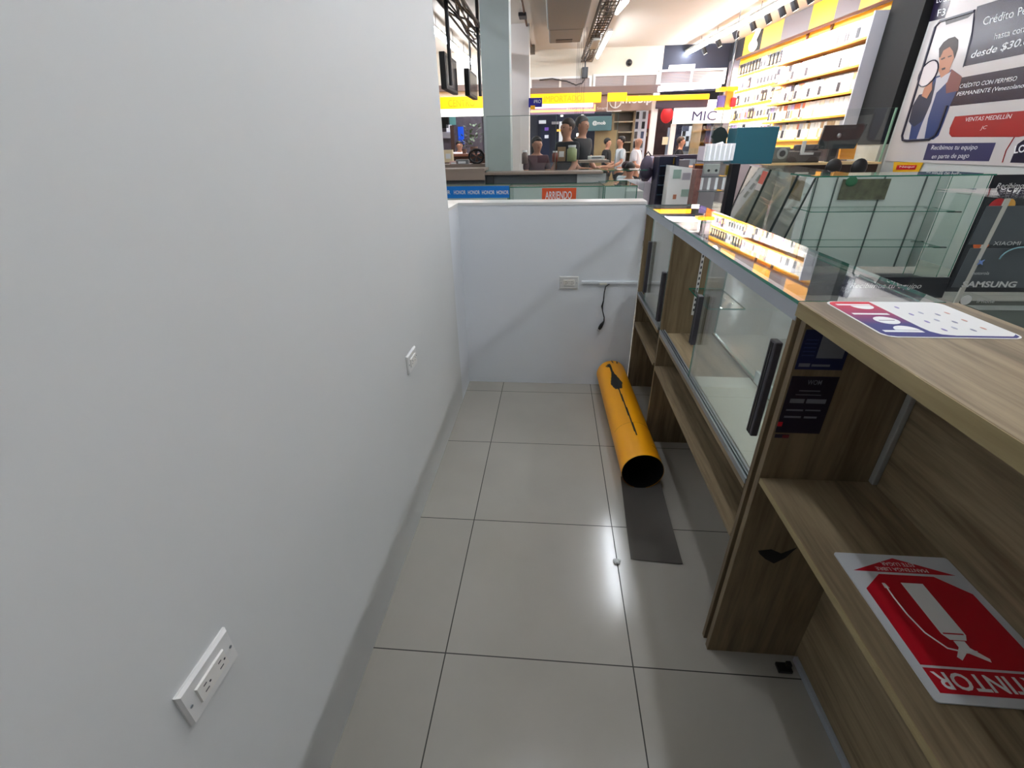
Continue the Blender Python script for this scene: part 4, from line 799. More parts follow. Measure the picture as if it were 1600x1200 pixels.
# glass display tower with white goods
t = thing('display_tower', 'tall glass display tower with white goods left of the black post', 'display case', P(1118, 320, 7.0)); xa, xb = P(1100, 260, 7.0).x, P(1139, 260, 7.0).x; zt = P(1120, 228, 7.0).z
MB().box((xa, 7.0, 0), (xb, 7.4, .35)).build('base', mat('mauve base', (150, 132, 138), .5), t); MB().pane((xa, 7.0, .35), (xb, 7.008, zt), 1).build('front_glass', GP, t); MB().box((xa, 7.38, .35), (xb, 7.4, zt)).build('back_panel', mat('lit mirror grey', (190, 182, 190), .3, emit=.1), t)
for z_ in (P(1118, 253, 7).z, P(1118, 277, 7).z, P(1118, 300, 7).z): MB().pane((xa, 7.01, z_), (xb, 7.37, z_ + .012), 2).build('shelf', [GLASS, mat('grey glass edge', (120, 126, 132), .3)], t)
for k in range(6): x = xa + .03 + k * .065; MB().box((x, 7.1, P(1118, 253, 7).z + .013), (x + .045, 7.2, P(1118, 253, 7).z + .22)).build('white_box', mat('lit white goods', (240, 240, 246), .5, emit=.35), t)
for k in range(4): x = xa + .05 + k * .10; MB().tube([(x, 7.15, P(1118, 300, 7).z + .02), (x, 7.15, P(1118, 279, 7).z)], .018, 8).build('white_tube', mat('lit white goods', (0, 0, 0)), t)
c = P(1113, 264, 7.05); MB().box((c.x - .10, 7.05, c.z - .06), (c.x + .10, 7.15, c.z + .06), .01).build('adapter_box', WHITE, t); m = MB(); [m.tube([(c.x + d_, 7.045, c.z - .02), (c.x + d_, 7.05, c.z - .02)], .018, 10) for d_ in (-.045, .055)]; m.build('round_socket', DGREY, t)
c = P(1137, 266, 7.05); MB().box((c.x - .02, 7.05, c.z - .06), (c.x + .02, 7.1, c.z + .06)).build('yellow_box', mat('mustard', (190, 150, 40), .5), t)
x0 = P(1141, 280, 6.9).x; x1 = P(1153, 280, 6.9).x; solid('black_post', 'black square post between the display tower and the slanted glass case', 'post', MB().box((x0, 6.9, 0), (x1, 7.05, P(1147, 256, 6.9).z), .005), mat('black post paint', (16, 14, 26), .4))
facebox('teal_box', 'large teal box standing on the far end of the slanted glass cases', 'box', (1153, 199), (1206, 256), 7.4, .35, TEAL, bev=.01)
t = thing('desk_lamp', 'white clip on lamp shape in front of the dark garment', 'lamp', P(1116, 234, 7.3)); c = P(1116, 234, 7.3); MB().tube([c, P(1122, 229, 7.3), P(1130, 225, 7.3)], [.03, .05, .035], 10).build('lamp_head', mat('lit white goods', (0, 0, 0)), t, True); MB().tube([c, P(1112, 243, 7.3)], .012, 6).build('arm', WHITE, t)
t = thing('hanging_garment', 'dark green garment hanging left of the teal box', 'garment', P(1124, 228, 7.9))
MB().slab([P(*q, 7.9) for q in ((1121, 200), (1127, 198), (1133, 201), (1139, 212), (1135, 216), (1134, 226), (1113, 228), (1115, 218), (1112, 214), (1116, 204))], (0, .05, 0)).build('cloth', mat('dark green cloth', (40, 54, 52), .8), t); c = P(1126, 199, 7.92); MB().tube([c, V((c.x, c.y, 3.8))], .005, 5).build('hanging_cord', ALU, t)
t = thing('yellow_rack', 'small yellow hanging rack at the far end of the product wall', 'rack', P(1135, 180, 13.3)); a, b = P(1125, 136, 13.3), P(1153, 141, 13.3); MB().box((a.x, 13.3, b.z), (b.x, 13.6, a.z)).build('top_shelf', YL, t); a, b = P(1122, 168, 13.3), P(1142, 171, 13.3); MB().box((a.x, 13.3, b.z), (b.x, 13.6, a.z)).build('lower_shelf', YL, t)
a, b = P(1136, 141, 13.5), P(1142, 169, 13.5); MB().tube([(a.x + .05, 13.55, a.z), (a.x + .05, 13.55, 3.8)], .015, 6).build('hanger_rod', DGREY, t); MB().box((a.x, 13.5, b.z), (b.x, 13.6, a.z)).build('upright', ORG, t); a, b = P(1123, 149, 13.4), P(1132, 168, 13.4); MB().box((a.x, 13.4, b.z), (b.x, 13.5, a.z), .02).build('purple_bottle', mat('violet goods', (88, 80, 150), .4), t); a, b = P(1144, 152, 13.4), P(1149, 167, 13.4); MB().box((a.x, 13.4, b.z), (b.x, 13.5, a.z), .02).build('red_goods', RED, t)

# ================================================================ PRODUCT WALL
def wq(y0, y1, z0, z1, d, dep=.02):   # box on the wall standing out by d
    k0 = 5.896; return MB().hexa([WP(y0, z0, k0 - d), WP(y1, z0, k0 - d), WP(y1, z0, k0 - .001), WP(y0, z0, k0 - .001), WP(y0, z1, k0 - d), WP(y1, z1, k0 - d), WP(y1, z1, k0 - .001), WP(y0, z1, k0 - .001)])
bnd = [9.06, 9.95, 10.63, 11.40, 12.42, 13.16, 13.6, 14.15, 15.0]; cols = [ORG, GREY, YEL, GREY, ORG, mat('near black panel', (30, 30, 34), .5), ORG, mat('near black panel', (0, 0, 0))]
bnd = [9.06, 9.98, 10.63, 11.40, 12.42, 13.30, 13.75, 14.2, 15.0]
for k in range(8): solid('ceiling_panel', ('grey' if cols[k] is GREY else 'black' if k in (5, 7) else 'amber yellow') + ' square panel in the checkered band above the product wall', 'panel', wq(bnd[k], bnd[k + 1], 3.40, 3.79, .03), cols[k], 'checkered band above the product wall')
solid('rail', 'brown pipe rail running under the checkered band', 'rail', MB().tube([WP(9.06, 3.35, 5.80), WP(14.3, 3.35, 5.80)], .03, 8), mat('brown steel', (96, 58, 44), .4))
solid('spotlight_glare', 'bottle shaped spotlight glare, made as a glowing solid, on the black panel of the checkered band', 'glare_shape', MB().ball(WP(13.5, 3.5, 5.78), (.09, .12, .12), 8).tube([WP(13.5, 3.6, 5.78), WP(13.35, 3.78, 5.78)], .05, 8), LW)  # glowing shape put in for the spotlight's glare on the panel
LITP = mat('white pack card', (244, 240, 232), .5)
PK = [LITP, mat('cream pack', (240, 226, 200), .5), mat('clear grey pack', (190, 188, 192), .4), mat('lilac pack', (168, 150, 196), .4), mat('black pack', (40, 38, 44), .4), mat('coral pack', (214, 116, 84), .5), mat('tan pack', (196, 160, 116), .5)]
tr = thing('wall_shelving', 'yellow shelving with five ledges on the brightly lit product wall', 'shelving', WP(10.2, 1.5))
SZ = [1.52, 1.87, 2.20, 2.56, 2.92]
for z_ in SZ: wq(9.1, 11.95, z_ - .03, z_, .26).build('ledge', ORG, tr)
wq(9.09, 9.115, 1.45, 3.22, .30).build('end_panel', mat('silver white panel', (216, 214, 222), .4), tr)
for y in (10.6, 11.35): wq(y, y + .04, 1.45, 3.35, .05).build('upright', BROWN, tr)
wq(9.12, 11.95, 1.46, 3.2, .012).build('back_board', LITP, tr); wq(9.08, 11.98, 1.40, 3.395, .008).build('yellow_backing', YEL, tr)
wq(9.3, 12.1, 1.36, 1.49, .24).build('lower_trim', ORG, tr)
tr2 = thing('wall_shelving', 'white pegboard holding hanging packs at the far half of the product wall', 'shelving', WP(13, 1.5)); wq(12.0, 14.25, 1.5, 3.22, .015).build('pegboard', LITP, tr2); wq(11.985, 14.3, 1.40, 3.395, .008).build('yellow_backing', YEL, tr2)
for k in range(5): wq(12.0, 14.25, 1.62 + .33 * k, 1.66 + .33 * k, .03).build('yellow_strip', YEL, tr2)
names = ['bottom', 'second', 'third', 'fourth', 'top']
protos = {}
def pack(mi, y, z, w_, h_, dep, nm, lab, grp, hang):
    key = (mi, hang, round(h_, 2), round(w_, 2))
    if key not in protos:
        t = thing(nm, lab, 'packaged accessory', WP(y, z), grp); d = dep
        b = MB(); p0 = WP(y, z, 5.896); base = t.location.copy()
        def hx(y0, y1, z0, z1, d0, d1): return MB().hexa([WP(y + y0, z + z0, 5.896 - d1), WP(y + y1, z + z0, 5.896 - d1), WP(y + y1, z + z0, 5.896 - d0), WP(y + y0, z + z0, 5.896 - d0), WP(y + y0, z + z1, 5.896 - d1), WP(y + y1, z + z1, 5.896 - d1), WP(y + y1, z + z1, 5.896 - d0), WP(y + y0, z + z1, 5.896 - d0)])
        d0 = .03 if hang else .04
        hx(0, w_, 0, h_, d0, d0 + dep).build('box' if not hang else 'card', PK[mi], t)
        hx(w_ * .15, w_ * .85, h_ * .12, h_ * .62, d0 + dep, d0 + dep + .004).build('printed_front' if not hang else 'blister', PK[(mi + 2) % 7] if mi != 0 else PK[(1, 2, 6)[int(y * 10) % 3]], t)
        if hang: hx(w_ * .42, w_ * .58, h_ * .86, h_ * .93, .0, d0 + dep + .06).build('hook', ALU, t)
        protos[key] = t; return t
    c = copy_tree(protos[key]); c.location = WP(y, z); c['label'] = lab; c['group'] = grp; return c
rnd = random.Random(21)
for r, z_ in enumerate(SZ):
    y = 9.14
    while y < 11.85:
        w_ = rnd.choice([.055, .075, .11, .13]); 
        if y + w_ > 11.93: break
        bright = y < 10.4; mi = rnd.choice([0, 0, 0, 1, 0, 2, 6] if bright else [0, 1, 2, 3, 4, 5, 6, 2, 3])
        if r == 4 and 10.65 < y < 11.3: mi = rnd.choice([0, 5, 2])
        pack(mi, y, z_ + .001, w_, .27, .17, 'boxed_accessory', 'boxed accessory standing on the ' + names[r] + ' ledge of the product wall', 'boxed accessories on the ' + names[r] + ' ledge', False); y += w_ + .010
for r in range(5):
    y = 12.05; z_ = 1.68 + r * .33
    while y < 14.1: 
        pack(rnd.choice([0, 2, 4, 2, 1, 3, 4] if r != 4 else [4, 4, 2, 4]), y, z_, .10, .22, .02, 'blister_pack', 'blister pack hanging in the ' + names[r] + ' row of the pegboard', 'blister packs in the ' + names[r] + ' pegboard row', True); y += .155
# monitor, machines and shelf below the product wall
t = thing('monitor', 'dark monitor seen from behind with a small grey emblem in front of the product wall', 'monitor', P(1312, 235, 8.3)); a, b = P(1285, 196, 8.34), P(1343, 232, 8.34)
MB().hexa([(a.x, 8.3, b.z), (b.x - .1, 8.3, b.z), (b.x - .1, 8.35, b.z), (a.x, 8.35, b.z), (a.x + .04, 8.32, a.z), (b.x, 8.32, a.z), (b.x, 8.36, a.z), (a.x + .04, 8.36, a.z)]).build('casing', mat('dark green grey casing', (44, 52, 52), .5), t); c = P(1311, 212, 8.31); MB().ball(c, (.03, .02, .035), 8).build('emblem', ALU, t, True); MB().box((c.x - .06, 8.36, 1.186), (c.x + .06, 8.42, b.z + .1)).build('stand', DGREY, t)
solid('folder', 'amber yellow folder standing at the right of the dark monitor', 'folder', MB().slab([P(1311, 249, 8.5), P(1315, 226, 8.5), P(1328, 222, 8.5), P(1330, 214, 8.5), P(1340, 222, 8.5), P(1334, 249, 8.5)], (0, .05, 0)), ORG)
t = thing('label_machine', 'grey machine with a round dial on the ledge below the product wall', 'machine', P(1220, 252, 8.3)); a, b = P(1206, 230, 8.3), P(1232, 249, 8.3); b.z = 1.186; MB().box((a.x, 8.3, b.z), (b.x, 8.5, a.z), .02).build('casing', mat('machine grey', (112, 112, 110), .4), t)
c = P(1222, 240, 8.3); MB().tube([(c.x, 8.29, c.z), (c.x, 8.3, c.z)], .08, 16).build('dial', mat('pale dial', (160, 164, 166), .4), t); MB().tube([(c.x, 8.28, c.z), (c.x, 8.29, c.z)], .045, 14).build('dial_centre', DGREY, t)
t = thing('cash_register', 'dark register with a white receipt shape left of the monitor', 'cash register', P(1265, 252, 8.2)); a, b = P(1239, 226, 8.2), P(1281, 249, 8.2); b.z = 1.186; MB().box((a.x, 8.2, b.z), (b.x, 8.5, b.z + .16), .02).box((a.x + .1, 8.3, b.z + .16), (b.x, 8.4, a.z), .02).build('casing', mat('warm dark plastic', (84, 74, 74), .4), t)
c = P(1257, 234, 8.18); MB().box((c.x - .05, 8.17, c.z - .06), (c.x, 8.2, c.z + .12)).box((c.x - .05, 8.16, c.z - .07), (c.x + .14, 8.2, c.z - .04)).build('receipt', WHITE, t)
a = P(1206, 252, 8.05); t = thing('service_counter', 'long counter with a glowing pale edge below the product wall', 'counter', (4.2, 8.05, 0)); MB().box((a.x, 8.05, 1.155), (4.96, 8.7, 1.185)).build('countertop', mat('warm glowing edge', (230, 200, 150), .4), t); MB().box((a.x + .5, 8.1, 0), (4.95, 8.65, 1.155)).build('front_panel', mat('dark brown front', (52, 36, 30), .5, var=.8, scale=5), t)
for k, (px) in enumerate((1302, 1342)):
    c = P(px, 262, 7.4); t = thing('round_stool', ['left', 'right'][k] + ' black rounded chair back below the glowing counter edge', 'chair', (c.x, 7.4, 0), 'black chairs below the counter'); MB().ball(c, (.11, .05, .12), 8).build('backrest', BLACK, t, True); MB().tube([(c.x, 7.4, .0), (c.x, 7.4, 1.0)], .02, 8).build('post', DGREY, t); MB().ball((c.x, 7.3, .75), (.15, .15, .04), 8).build('seat', BLACK, t, True)
    MB().tube([(c.x - .15, 7.4, .02), (c.x + .15, 7.4, .02)], .02, 6).tube([(c.x, 7.2, .02), (c.x, 7.6, .02)], .02, 6).build('foot_cross', DGREY, t)
t = thing('glass_screen', 'tall green tinted glass screen in front of the black column', 'glass screen', (4.2, 8.06, 1.186)); a = P(1206, 172, 8.06); b = P(1405, 170, 8.06); b.x = min(b.x, 4.94); zt_ = P(1360, 169, 8.06).z; MB().pane((a.x + .02, 8.06, 1.186), (b.x, 8.07, zt_), 1).build('pane', [GLASS, mat('pale glass edge', (150, 190, 160), .3)], t)
MB().box((b.x - .02, 8.055, 1.186), (b.x, 8.08, zt_)).build('edge_strip', mat('pale glass edge', (0, 0, 0)), t)

# ================================================================ CUSTOMER-SIDE GLASS CASES
SLX = lambda y, z: 2.52 + (y - 5.0) * .165 - (1.17 - z) * .26
t = thing('slanted_glass_case', 'row of slant fronted glass cases with pale backs across the hall', 'display case', (2.9, 7, 0))
ys = [5.53, 6.7, 7.9]; WP2 = mat('pale back board', (216, 214, 204), .5)
for k in range(2):
    y0, y1 = ys[k], ys[k + 1]; a0, a1, c0, c1 = [V((SLX(y, z), y, z)) for y, z in ((y0, .12), (y1, .12), (y1, 1.16), (y0, 1.16))]
    MB().slab([a0, a1, c0, c1], (.008, 0, 0)).build('slanted_glass', GLASSG, t)
    MB().slab([V((SLX(y0, 1.16) - .02, y0, 1.162)), V((SLX(y1, 1.16) - .02, y1, 1.162)), V((SLX(y1, 1.16) + .5, y1, 1.162)), V((SLX(y0, 1.16) + .5, y0, 1.162))], (0, 0, .009)).build('glass_top', GLASSG, t)
    MB().slab([V((SLX(y0, 1.16) + .42, y0, .1)), V((SLX(y1, 1.16) + .42, y1, .1)), V((SLX(y1, 1.16) + .42, y1, 1.15)), V((SLX(y0, 1.16) + .42, y0, 1.15))], (.02, 0, 0)).build('back_board', WP2, t)
    if k: MB().slab([V((SLX(y1, .12) + .02, y1 - .03, .12)), V((SLX(y1, .12) + .62, y1 - .03, .12)), V((SLX(y1, 1.16) + .42, y1 - .03, 1.15)), V((SLX(y1, 1.16) + .01, y1 - .03, 1.15))], (0, .02, 0)).build('end_board', WP2, t)
    for z_ in (.45, .8): MB().slab([V((SLX(y0, z_) + .03, y0, z_)), V((SLX(y1, z_) + .03, y1, z_)), V((SLX(y1, 1.16) + .42, y1, z_)), V((SLX(y0, 1.16) + .42, y0, z_))], (0, 0, .006)).build('glass_shelf', GLASSG, t)
    MB().slab([V((SLX(y0, .12) - .01, y0, 0)), V((SLX(y1, .12) - .01, y1, 0)), V((SLX(y1, .12) + .6, y1, 0)), V((SLX(y0, .12) + .6, y0, 0))], (0, 0, .12)).build('plinth', DGREY, t)
for y in ys: MB().slab([V((SLX(y, .12) - .006, y, .12)), V((SLX(y, 1.16) - .006, y, 1.16)), V((SLX(y, 1.16) + .02, y, 1.16)), V((SLX(y, .12) + .02, y, .12))], (0, .014, 0)).build('dark_joint', mat('dark joint', (40, 52, 50), .3), t)
t = thing('red_sticker', 'red and white sticker on the farther slanted glass', 'sticker', (SLX(6.9, .95), 6.9, .95))
def SP(y, z, o=.004): return V((SLX(y, z) - o, y, z))
MB().slab([SP(6.75, .98), SP(7.02, .98), SP(7.02, 1.13), SP(6.75, 1.13)], (-.001, 0, 0)).build('red_field', mat('faded red', (220, 110, 96), .5), t); MB().slab([SP(6.75, .90), SP(7.02, .90), SP(7.02, .98), SP(6.75, .98)], (-.001, 0, 0)).build('white_field', WHITE, t)
# near end of that kiosk, facing the camera
XL_ = 2.53; t = thing('glass_end_case', 'three tier glass case facing the camera with hanging glass shelves', 'display case', (3.3, 5.0, 0)); xa, xb = 2.53, 4.10
MB().pane((xa, 5.0, .22), (xb, 5.008, 1.16), 1).build('front_glass', GPG, t); MB().pane((xa - .02, 4.98, 1.162), (xb + .02, 5.50, 1.174), 2).build('glass_top', GPG, t)
MB().box((xa, 5.0, 0), (xb, 5.5, .12)).build('plinth', DGREY, t)
MB().slab([V((SLX(5.0, .12), 5.0, .12)), V((SLX(5.5, .12), 5.5, .12)), V((SLX(5.5, 1.16), 5.5, 1.16)), V((SLX(5.0, 1.16), 5.0, 1.16))], (.008, 0, 0)).build('slanted_glass', GLASSG, t); MB().slab([V((SLX(5.0, .12) - .006, 5.0, .12)), V((SLX(5.0, 1.16) - .006, 5.0, 1.16)), V((SLX(5.0, 1.16) + .01, 5.0, 1.16)), V((SLX(5.0, .12) + .01, 5.0, .12))], (0, -.012, 0)).build('corner_joint', mat('dark joint', (40, 52, 50), .3), t)
MB().box((xa + .15, 5.48, .2), (xb, 5.5, 1.155)).build('back_board', mat('mirror grey board', (222, 226, 222), .35), t)
for z_ in (.50, .84): MB().pane((xa + .05, 5.02, z_), (xb - .18, 5.44, z_ + .007), 2).build('glass_shelf', GPG, t)
for x in (2.78, 2.98, 3.45, 3.86): MB().box((x, 5.465, .2), (x + .010, 5.479, 1.155)).build('back_joint', mat('grey joint', (92, 102, 98), .4), t)
for x in (xb - .12, xb - .005): MB().pane((x, 5.0, .1), (x + .008, 5.46, 1.16), 0).build('side_glass', GPG, t)
for z_ in (.50, .84):
    for y in (5.04, 5.36): MB().box((xb - .22, y, z_ - .012), (xb - .10, y + .03, z_), .004).build('shelf_clip', mat('green black clip', (48, 62, 56), .4), t)
x0, x1, z0, z1 = rect((1335, 280), (1396, 312), 5.44); MB().box((x0 - .1, 5.455, z0), (x1 - .08, 5.462, z1)).build('picture_card', mat('mossy picture', (96, 94, 72), .5, var=.9, scale=16), t)
c = P(1335, 284, 5.4); MB().ball((c.x, 5.45, c.z), (.06, .01, .05), 8).build('green_emblem', mat('green emblem', (40, 110, 72), .5), t)
x0, x1, z0, z1 = rect((1222, 278), (1258, 314), 5.9); MB().box((2.86, 5.7, z0), (2.868, 6.2, z1)).build('picture_card', mat('ochre picture', (150, 130, 96), .5, var=.7, scale=12), t)
t = thing('trade_in_sign', 'low black sign with white italic words at the foot of the glass end case', 'sign', (3.5, 4.95, 0)); x0, x1, z0, z1 = rect((1326, 433), (1470, 470), 4.94); MB().box((x0, 4.94, 0), (x1, 4.97, z1), .003).build('board', mat('blue black board', (14, 18, 30), .4), t)
stext(t, 'Recibimos tu equipo', (1330, 442), (1437, 453), 4.935, LIT, shear=.25)
# black card-payment poster right of it
t = thing('payment_poster', 'black poster about credit cards and original parts right of the glass end case', 'poster', (4.6, 5.02, 0)); x0 = P(1550, 278, 5.0).x + .03; MB().box((x0, 5.0, .05), (x0 + 1.1, 5.03, 1.165)).build('board', mat('blue black board', (0, 0, 0)), t)
stext(t, 'Recibimos', (1559, 286), (1602, 294), 4.99, LIT, shear=.2); stext(t, 'tarjetas credito', (1546, 296), (1620, 304), 4.99, LIT, shear=.2); stext(t, 'REPUESTOS ORIGINALES', (1528, 348), (1640, 357), 4.99, LIT, shear=.2, bold=.01)
for (px, py, mm, nm) in ((1558, 323, RED, 'red_circle'), (1535, 380, mat('orange print circle', (228, 104, 40), .5), 'orange_circle'), (1573, 323, mat('amber print circle', (226, 160, 60), .5), 'amber_circle')):
    c = P(px, py, 4.99); m = MB(); m.slab([(c.x + .075 * math.cos(i * .314), 4.992 if nm != 'amber_circle' else 4.995, c.z + .075 * math.sin(i * .314)) for i in range(20)], (0, .004, 0)); m.build(nm, mm, t)
# phone brand glass case, nearest on the right
t = thing('brand_glass_case', 'glass case with grey phone brand posters at the right edge', 'display case', (3.0, 2.97, 0))
tl = P(1570, 310, 2.97); bl = P(1488, 474, 2.97)
MB().slab([bl, bl + V((1.2, 0, 0)), V((tl.x + 1.1, 2.97, tl.z)), tl], (0, .008, 0)).build('front_glass', GLASSG, t)
d_ = (bl - tl); n_ = V((-1, 0, 0)) * .012
MB().slab([tl, tl + V((.025, 0, 0)), bl + V((.025, 0, 0)), bl], (0, -.012, 0)).build('corner_strip', mat('pale corner strip', (178, 180, 170), .4), t)
MB().slab([tl + V((.025, -.001, 0)), bl + V((.025, -.001, 0)), bl + V((-.05, .35, 0)), tl + V((0, .35, 0))], (.006, 0, 0)).build('side_glass', GLASSG, t)
MB().slab([tl + V((-.02, -.02, 0)), tl + V((1.1, -.02, 0)), tl + V((1.1, .5, 0)), tl + V((-.02, .5, 0))], (0, 0, .012)).build('glass_top', GLASSG, t)
MB().box((bl.x + .19, 2.99, 0), (tl.x + 1.1, 3.12, .50)).build('base', mat('grey green base', (92, 102, 96), .4), t)
PG = mat('slate poster', (70, 78, 82), .35, var=.1)
def bp(p0, p1, m_, nm='poster', off=.01):
    a, b = P(*p0, 2.97 - off), P(*p1, 2.97 - off); sl = (bl.x - tl.x) / (bl.z - tl.z)
    MB().slab([(a.x, 2.97 - off, b.z), (b.x, 2.97 - off, b.z), (b.x, 2.97 - off, a.z), (a.x + sl * (a.z - b.z), 2.97 - off, a.z)], (0, .004, 0)).build(nm, m_, t)
bp((1540, 322), (1680, 382), PG); bp((1514, 388), (1640, 450), PG)
bp((1500, 470), (1640, 478), mat('olive dark strip', (78, 84, 78), .4), 'dark_strip')
def bt(s_, p0, p1, m_=None, **k): stext(t, s_, p0, p1, 2.945, m_ or mat('silver letters', (188, 192, 190), .4), **k)
bt('SAMSUNG', (1505, 439), (1585, 449), bold=.03); bt('motorola', (1519, 424), (1544, 429)); bt('XIAOMI', (1553, 377), (1592, 383)); bt('iPhone', (1527, 468), (1552, 473))
c = P(1510, 469, 2.94); m = MB(); m.slab([(c.x + .030 * math.cos(i * .314), 2.94, c.z + .030 * math.sin(i * .314)) for i in range(20)], (0, .004, 0)); m.build('round_emblem', mat('silver letters', (0, 0, 0)), t)
m = MB(); c = P(1590, 405, 2.945); m.tube([(c.x + .10 * math.cos(a), 2.945, c.z + .07 * math.sin(a)) for a in [math.pi * i / 12 for i in range(13)]], .004, 5); m.build('arc_print', mat('pale cyan print', (120, 160, 170), .4), t)
m = MB(); c = P(1533, 410, 2.945); m.slab([(c.x + (.022 if i % 2 else .008) * math.cos(i * .785), 2.945, c.z + (.022 if i % 2 else .008) * math.sin(i * .785)) for i in range(8)], (0, .004, 0)); m.build('star_print', mat('ice blue print', (110, 140, 200), .4), t)

# ================================================================ WALL ADVERTISEMENT
AX = 5.09
def A3(px, py, o=0): return PX(px, py, AX - o)
t = thing('wall_advertisement', 'large white wall advertisement with a phone outline, navy text bars and a red button', 'advertisement', (AX, 6.5, 1.2))
MB().box((AX, -1, 1.19), (AX + .008, 8.2, 3.79)).build('sheet', mat('glossy white print', (206, 200, 198), .18), t)
def poly(nm, pts, m_, o=.002): return MB().slab([A3(*p, o) for p in pts], (.0012, 0, 0)).build(nm, m_, t)
def at_(s_, bl_, br_, tl_, m_=LIT, **k): return text('lettering', s_, t, A3(*bl_, .004), A3(*br_, .004), A3(*tl_, .004), m_, off=0, normal=(-1, 0, 0), **k)
NV = mat('navy print', (34, 28, 50), .25); NB = mat('violet navy print', (56, 54, 92), .3); RB = mat('brick red button', (160, 36, 34), .3); PH = mat('phone outline print', (40, 38, 58), .3)
poly('navy_bar', [(1452, 34), (1465, -20), (1490, -25), (1484, 6), (1476, 28)], NV); at_('F3', (1464, 26), (1476, 24), (1466, 15)); at_('LOCAL', (1463, 5), (1487, 0), (1465, -6))
# phone outline
def band(pts, w_, m_, nm, o=.003): MB().tube([A3(*p, o) for p in pts], w_, 5).build(nm, m_, t)
band([(1523, 17), (1470, 33), (1462, 42), (1410, 212), (1411, 219), (1416, 220), (1452, 218), (1462, 211), (1468, 200), (1480, 165)], .018, PH, 'phone_outline')
band([(1523, 17), (1518, 60), (1505, 105)], .008, PH, 'phone_outline')
poly('phone_notch', [(1477, 32), (1523, 18), (1512, 28), (1478, 39)], mat('black brown print', (44, 38, 40), .3))
poly('navy_bar', [(1527, 10), (1640, -25), (1640, 76), (1505, 104)], NV); at_('Crédito', (1535, 40), (1583, 27), (1538, 27)); at_('Personal', (1590, 25), (1640, 12), (1592, 12))
at_('hasta con', (1553, 62), (1600, 50), (1555, 52)); at_('desde $30.000', (1516, 93), (1630, 65), (1519, 80), shear=.2, bold=.01)
poly('navy_bar', [(1498, 122), (1640, 96), (1640, 150), (1484, 166)], NV); at_('CRÉDITO CON PERMISO', (1499, 138), (1588, 126), (1501, 130), shear=.2); at_('PERMANENTE (Venezolanos)', (1494, 152), (1606, 138), (1496, 144), shear=.2)
poly('red_button', [(1492, 182), (1600, 173), (1640, 170), (1640, 205), (1592, 214), (1487, 214), (1483, 209), (1484, 200)], RB); at_('VENTAS MEDELLÍN', (1508, 190), (1580, 185), (1510, 182), shear=.2); at_('JC', (1531, 204), (1541, 203), (1533, 197), shear=.2)
poly('violet_bar', [(1450, 224), (1556, 223), (1545, 252), (1442, 250)], NB); at_('Recibimos tu equipo', (1454, 236), (1526, 236), (1456, 227), shear=.2); at_('en parte de pago', (1455, 250), (1513, 249), (1457, 241), shear=.2)
poly('navy_bar', [(1578, 254), (1590, 225), (1612, 210), (1640, 205), (1640, 256)], NV); at_('LOCAL', (1584, 240), (1630, 234), (1586, 228), bold=.02); band([(1585, 214), (1572, 235), (1566, 254)], .006, RB, 'red_line')
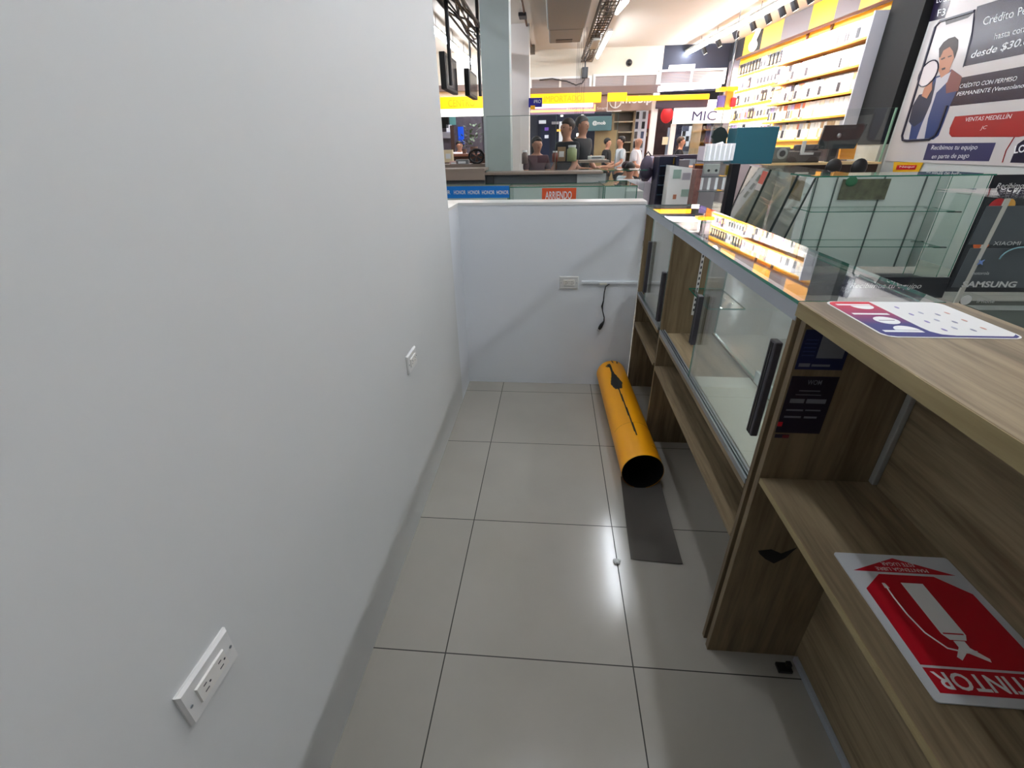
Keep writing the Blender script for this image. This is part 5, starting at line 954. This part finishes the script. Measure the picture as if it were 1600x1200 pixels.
# printed man in a blue jacket holding a clock
SK = mat('printed skin', (176, 120, 92), .4); HP = mat('printed hair', (36, 28, 28), .4); JB = mat('printed blue jacket', (42, 58, 106), .4); JR = mat('printed brown shoulder', (118, 62, 56), .4); SH = mat('printed white shirt', (190, 186, 192), .4); JD = mat('printed dark jacket', (26, 32, 56), .4)
poly('jacket_print', [(1461, 120), (1478, 115), (1487, 108), (1501, 118), (1496, 140), (1484, 165), (1475, 190), (1466, 212), (1458, 218), (1420, 218), (1424, 196), (1420, 190), (1426, 165), (1436, 148), (1450, 145)], JB, .0032)
poly('sleeve_print', [(1436, 148), (1450, 150), (1462, 125), (1455, 165), (1440, 190), (1428, 198), (1420, 190), (1426, 165)], JD, .0036)
poly('shoulder_print', [(1487, 108), (1503, 120), (1497, 142), (1478, 146), (1478, 128)], JR, .0036)
poly('shirt_print', [(1463, 122), (1475, 118), (1486, 112), (1480, 128), (1463, 145), (1450, 185), (1444, 218), (1432, 217), (1440, 195), (1455, 160), (1460, 140)], SH, .004)
poly('neck_print', [(1466, 108), (1484, 100), (1484, 112), (1470, 122)], SK, .0044)
poly('face_print', [(1467, 88), (1472, 78), (1484, 72), (1492, 76), (1490, 92), (1484, 108), (1474, 116), (1467, 112), (1468, 100)], SK, .0048)
poly('hair_print', [(1467, 90), (1467, 76), (1474, 66), (1482, 60), (1492, 57), (1497, 62), (1496, 76), (1491, 92), (1489, 80), (1484, 73), (1474, 79), (1469, 90)], HP, .0052)
poly('brow_print', [(1470, 92), (1476, 89), (1477, 91), (1471, 94)], HP, .0052); poly('brow_print', [(1481, 88), (1487, 86), (1487, 88), (1481, 90)], HP, .0052); poly('mouth_print', [(1471, 107), (1477, 105), (1477, 108), (1472, 110)], HP, .0052)
c = A3(1450, 115, .006); m = MB(); m.slab([c + V((0, .17 * math.cos(i * .314), .15 * math.sin(i * .314))) for i in range(20)], (.0012, 0, 0)); m.build('clock_print', mat('printed pale clock', (214, 204, 204), .4), t); MB().tube([c + V((-.002, .17 * math.cos(i * .314), .15 * math.sin(i * .314))) for i in range(21)], .008, 5).build('clock_rim_print', PH, t)
poly('hand_print', [(1444, 138), (1452, 128), (1457, 124), (1456, 140), (1448, 154), (1440, 150)], SK, .007)
t2 = thing('yellow_sticker', 'small yellow sticker with a red rounded label at the foot of the wall advertisement', 'sticker', A3(1418, 268)); MB().slab([A3(1397, 253, .002), A3(1443, 254, .002), A3(1435, 270, .002), A3(1395, 270, .002)], (-.004, 0, 0)).build('field', mat('sticker yellow', (222, 172, 30), .4), t2); MB().slab([A3(1402, 258, .007), A3(1433, 258, .007), A3(1430, 265, .007), A3(1400, 265, .007)], (-.003, 0, 0)).build('red_label', RED, t2)
text('lettering', 'Nequi', t2, A3(1405, 263, .012), A3(1428, 263, .012), A3(1406, 259, .012), LIT, off=0, normal=(-1, 0, 0))
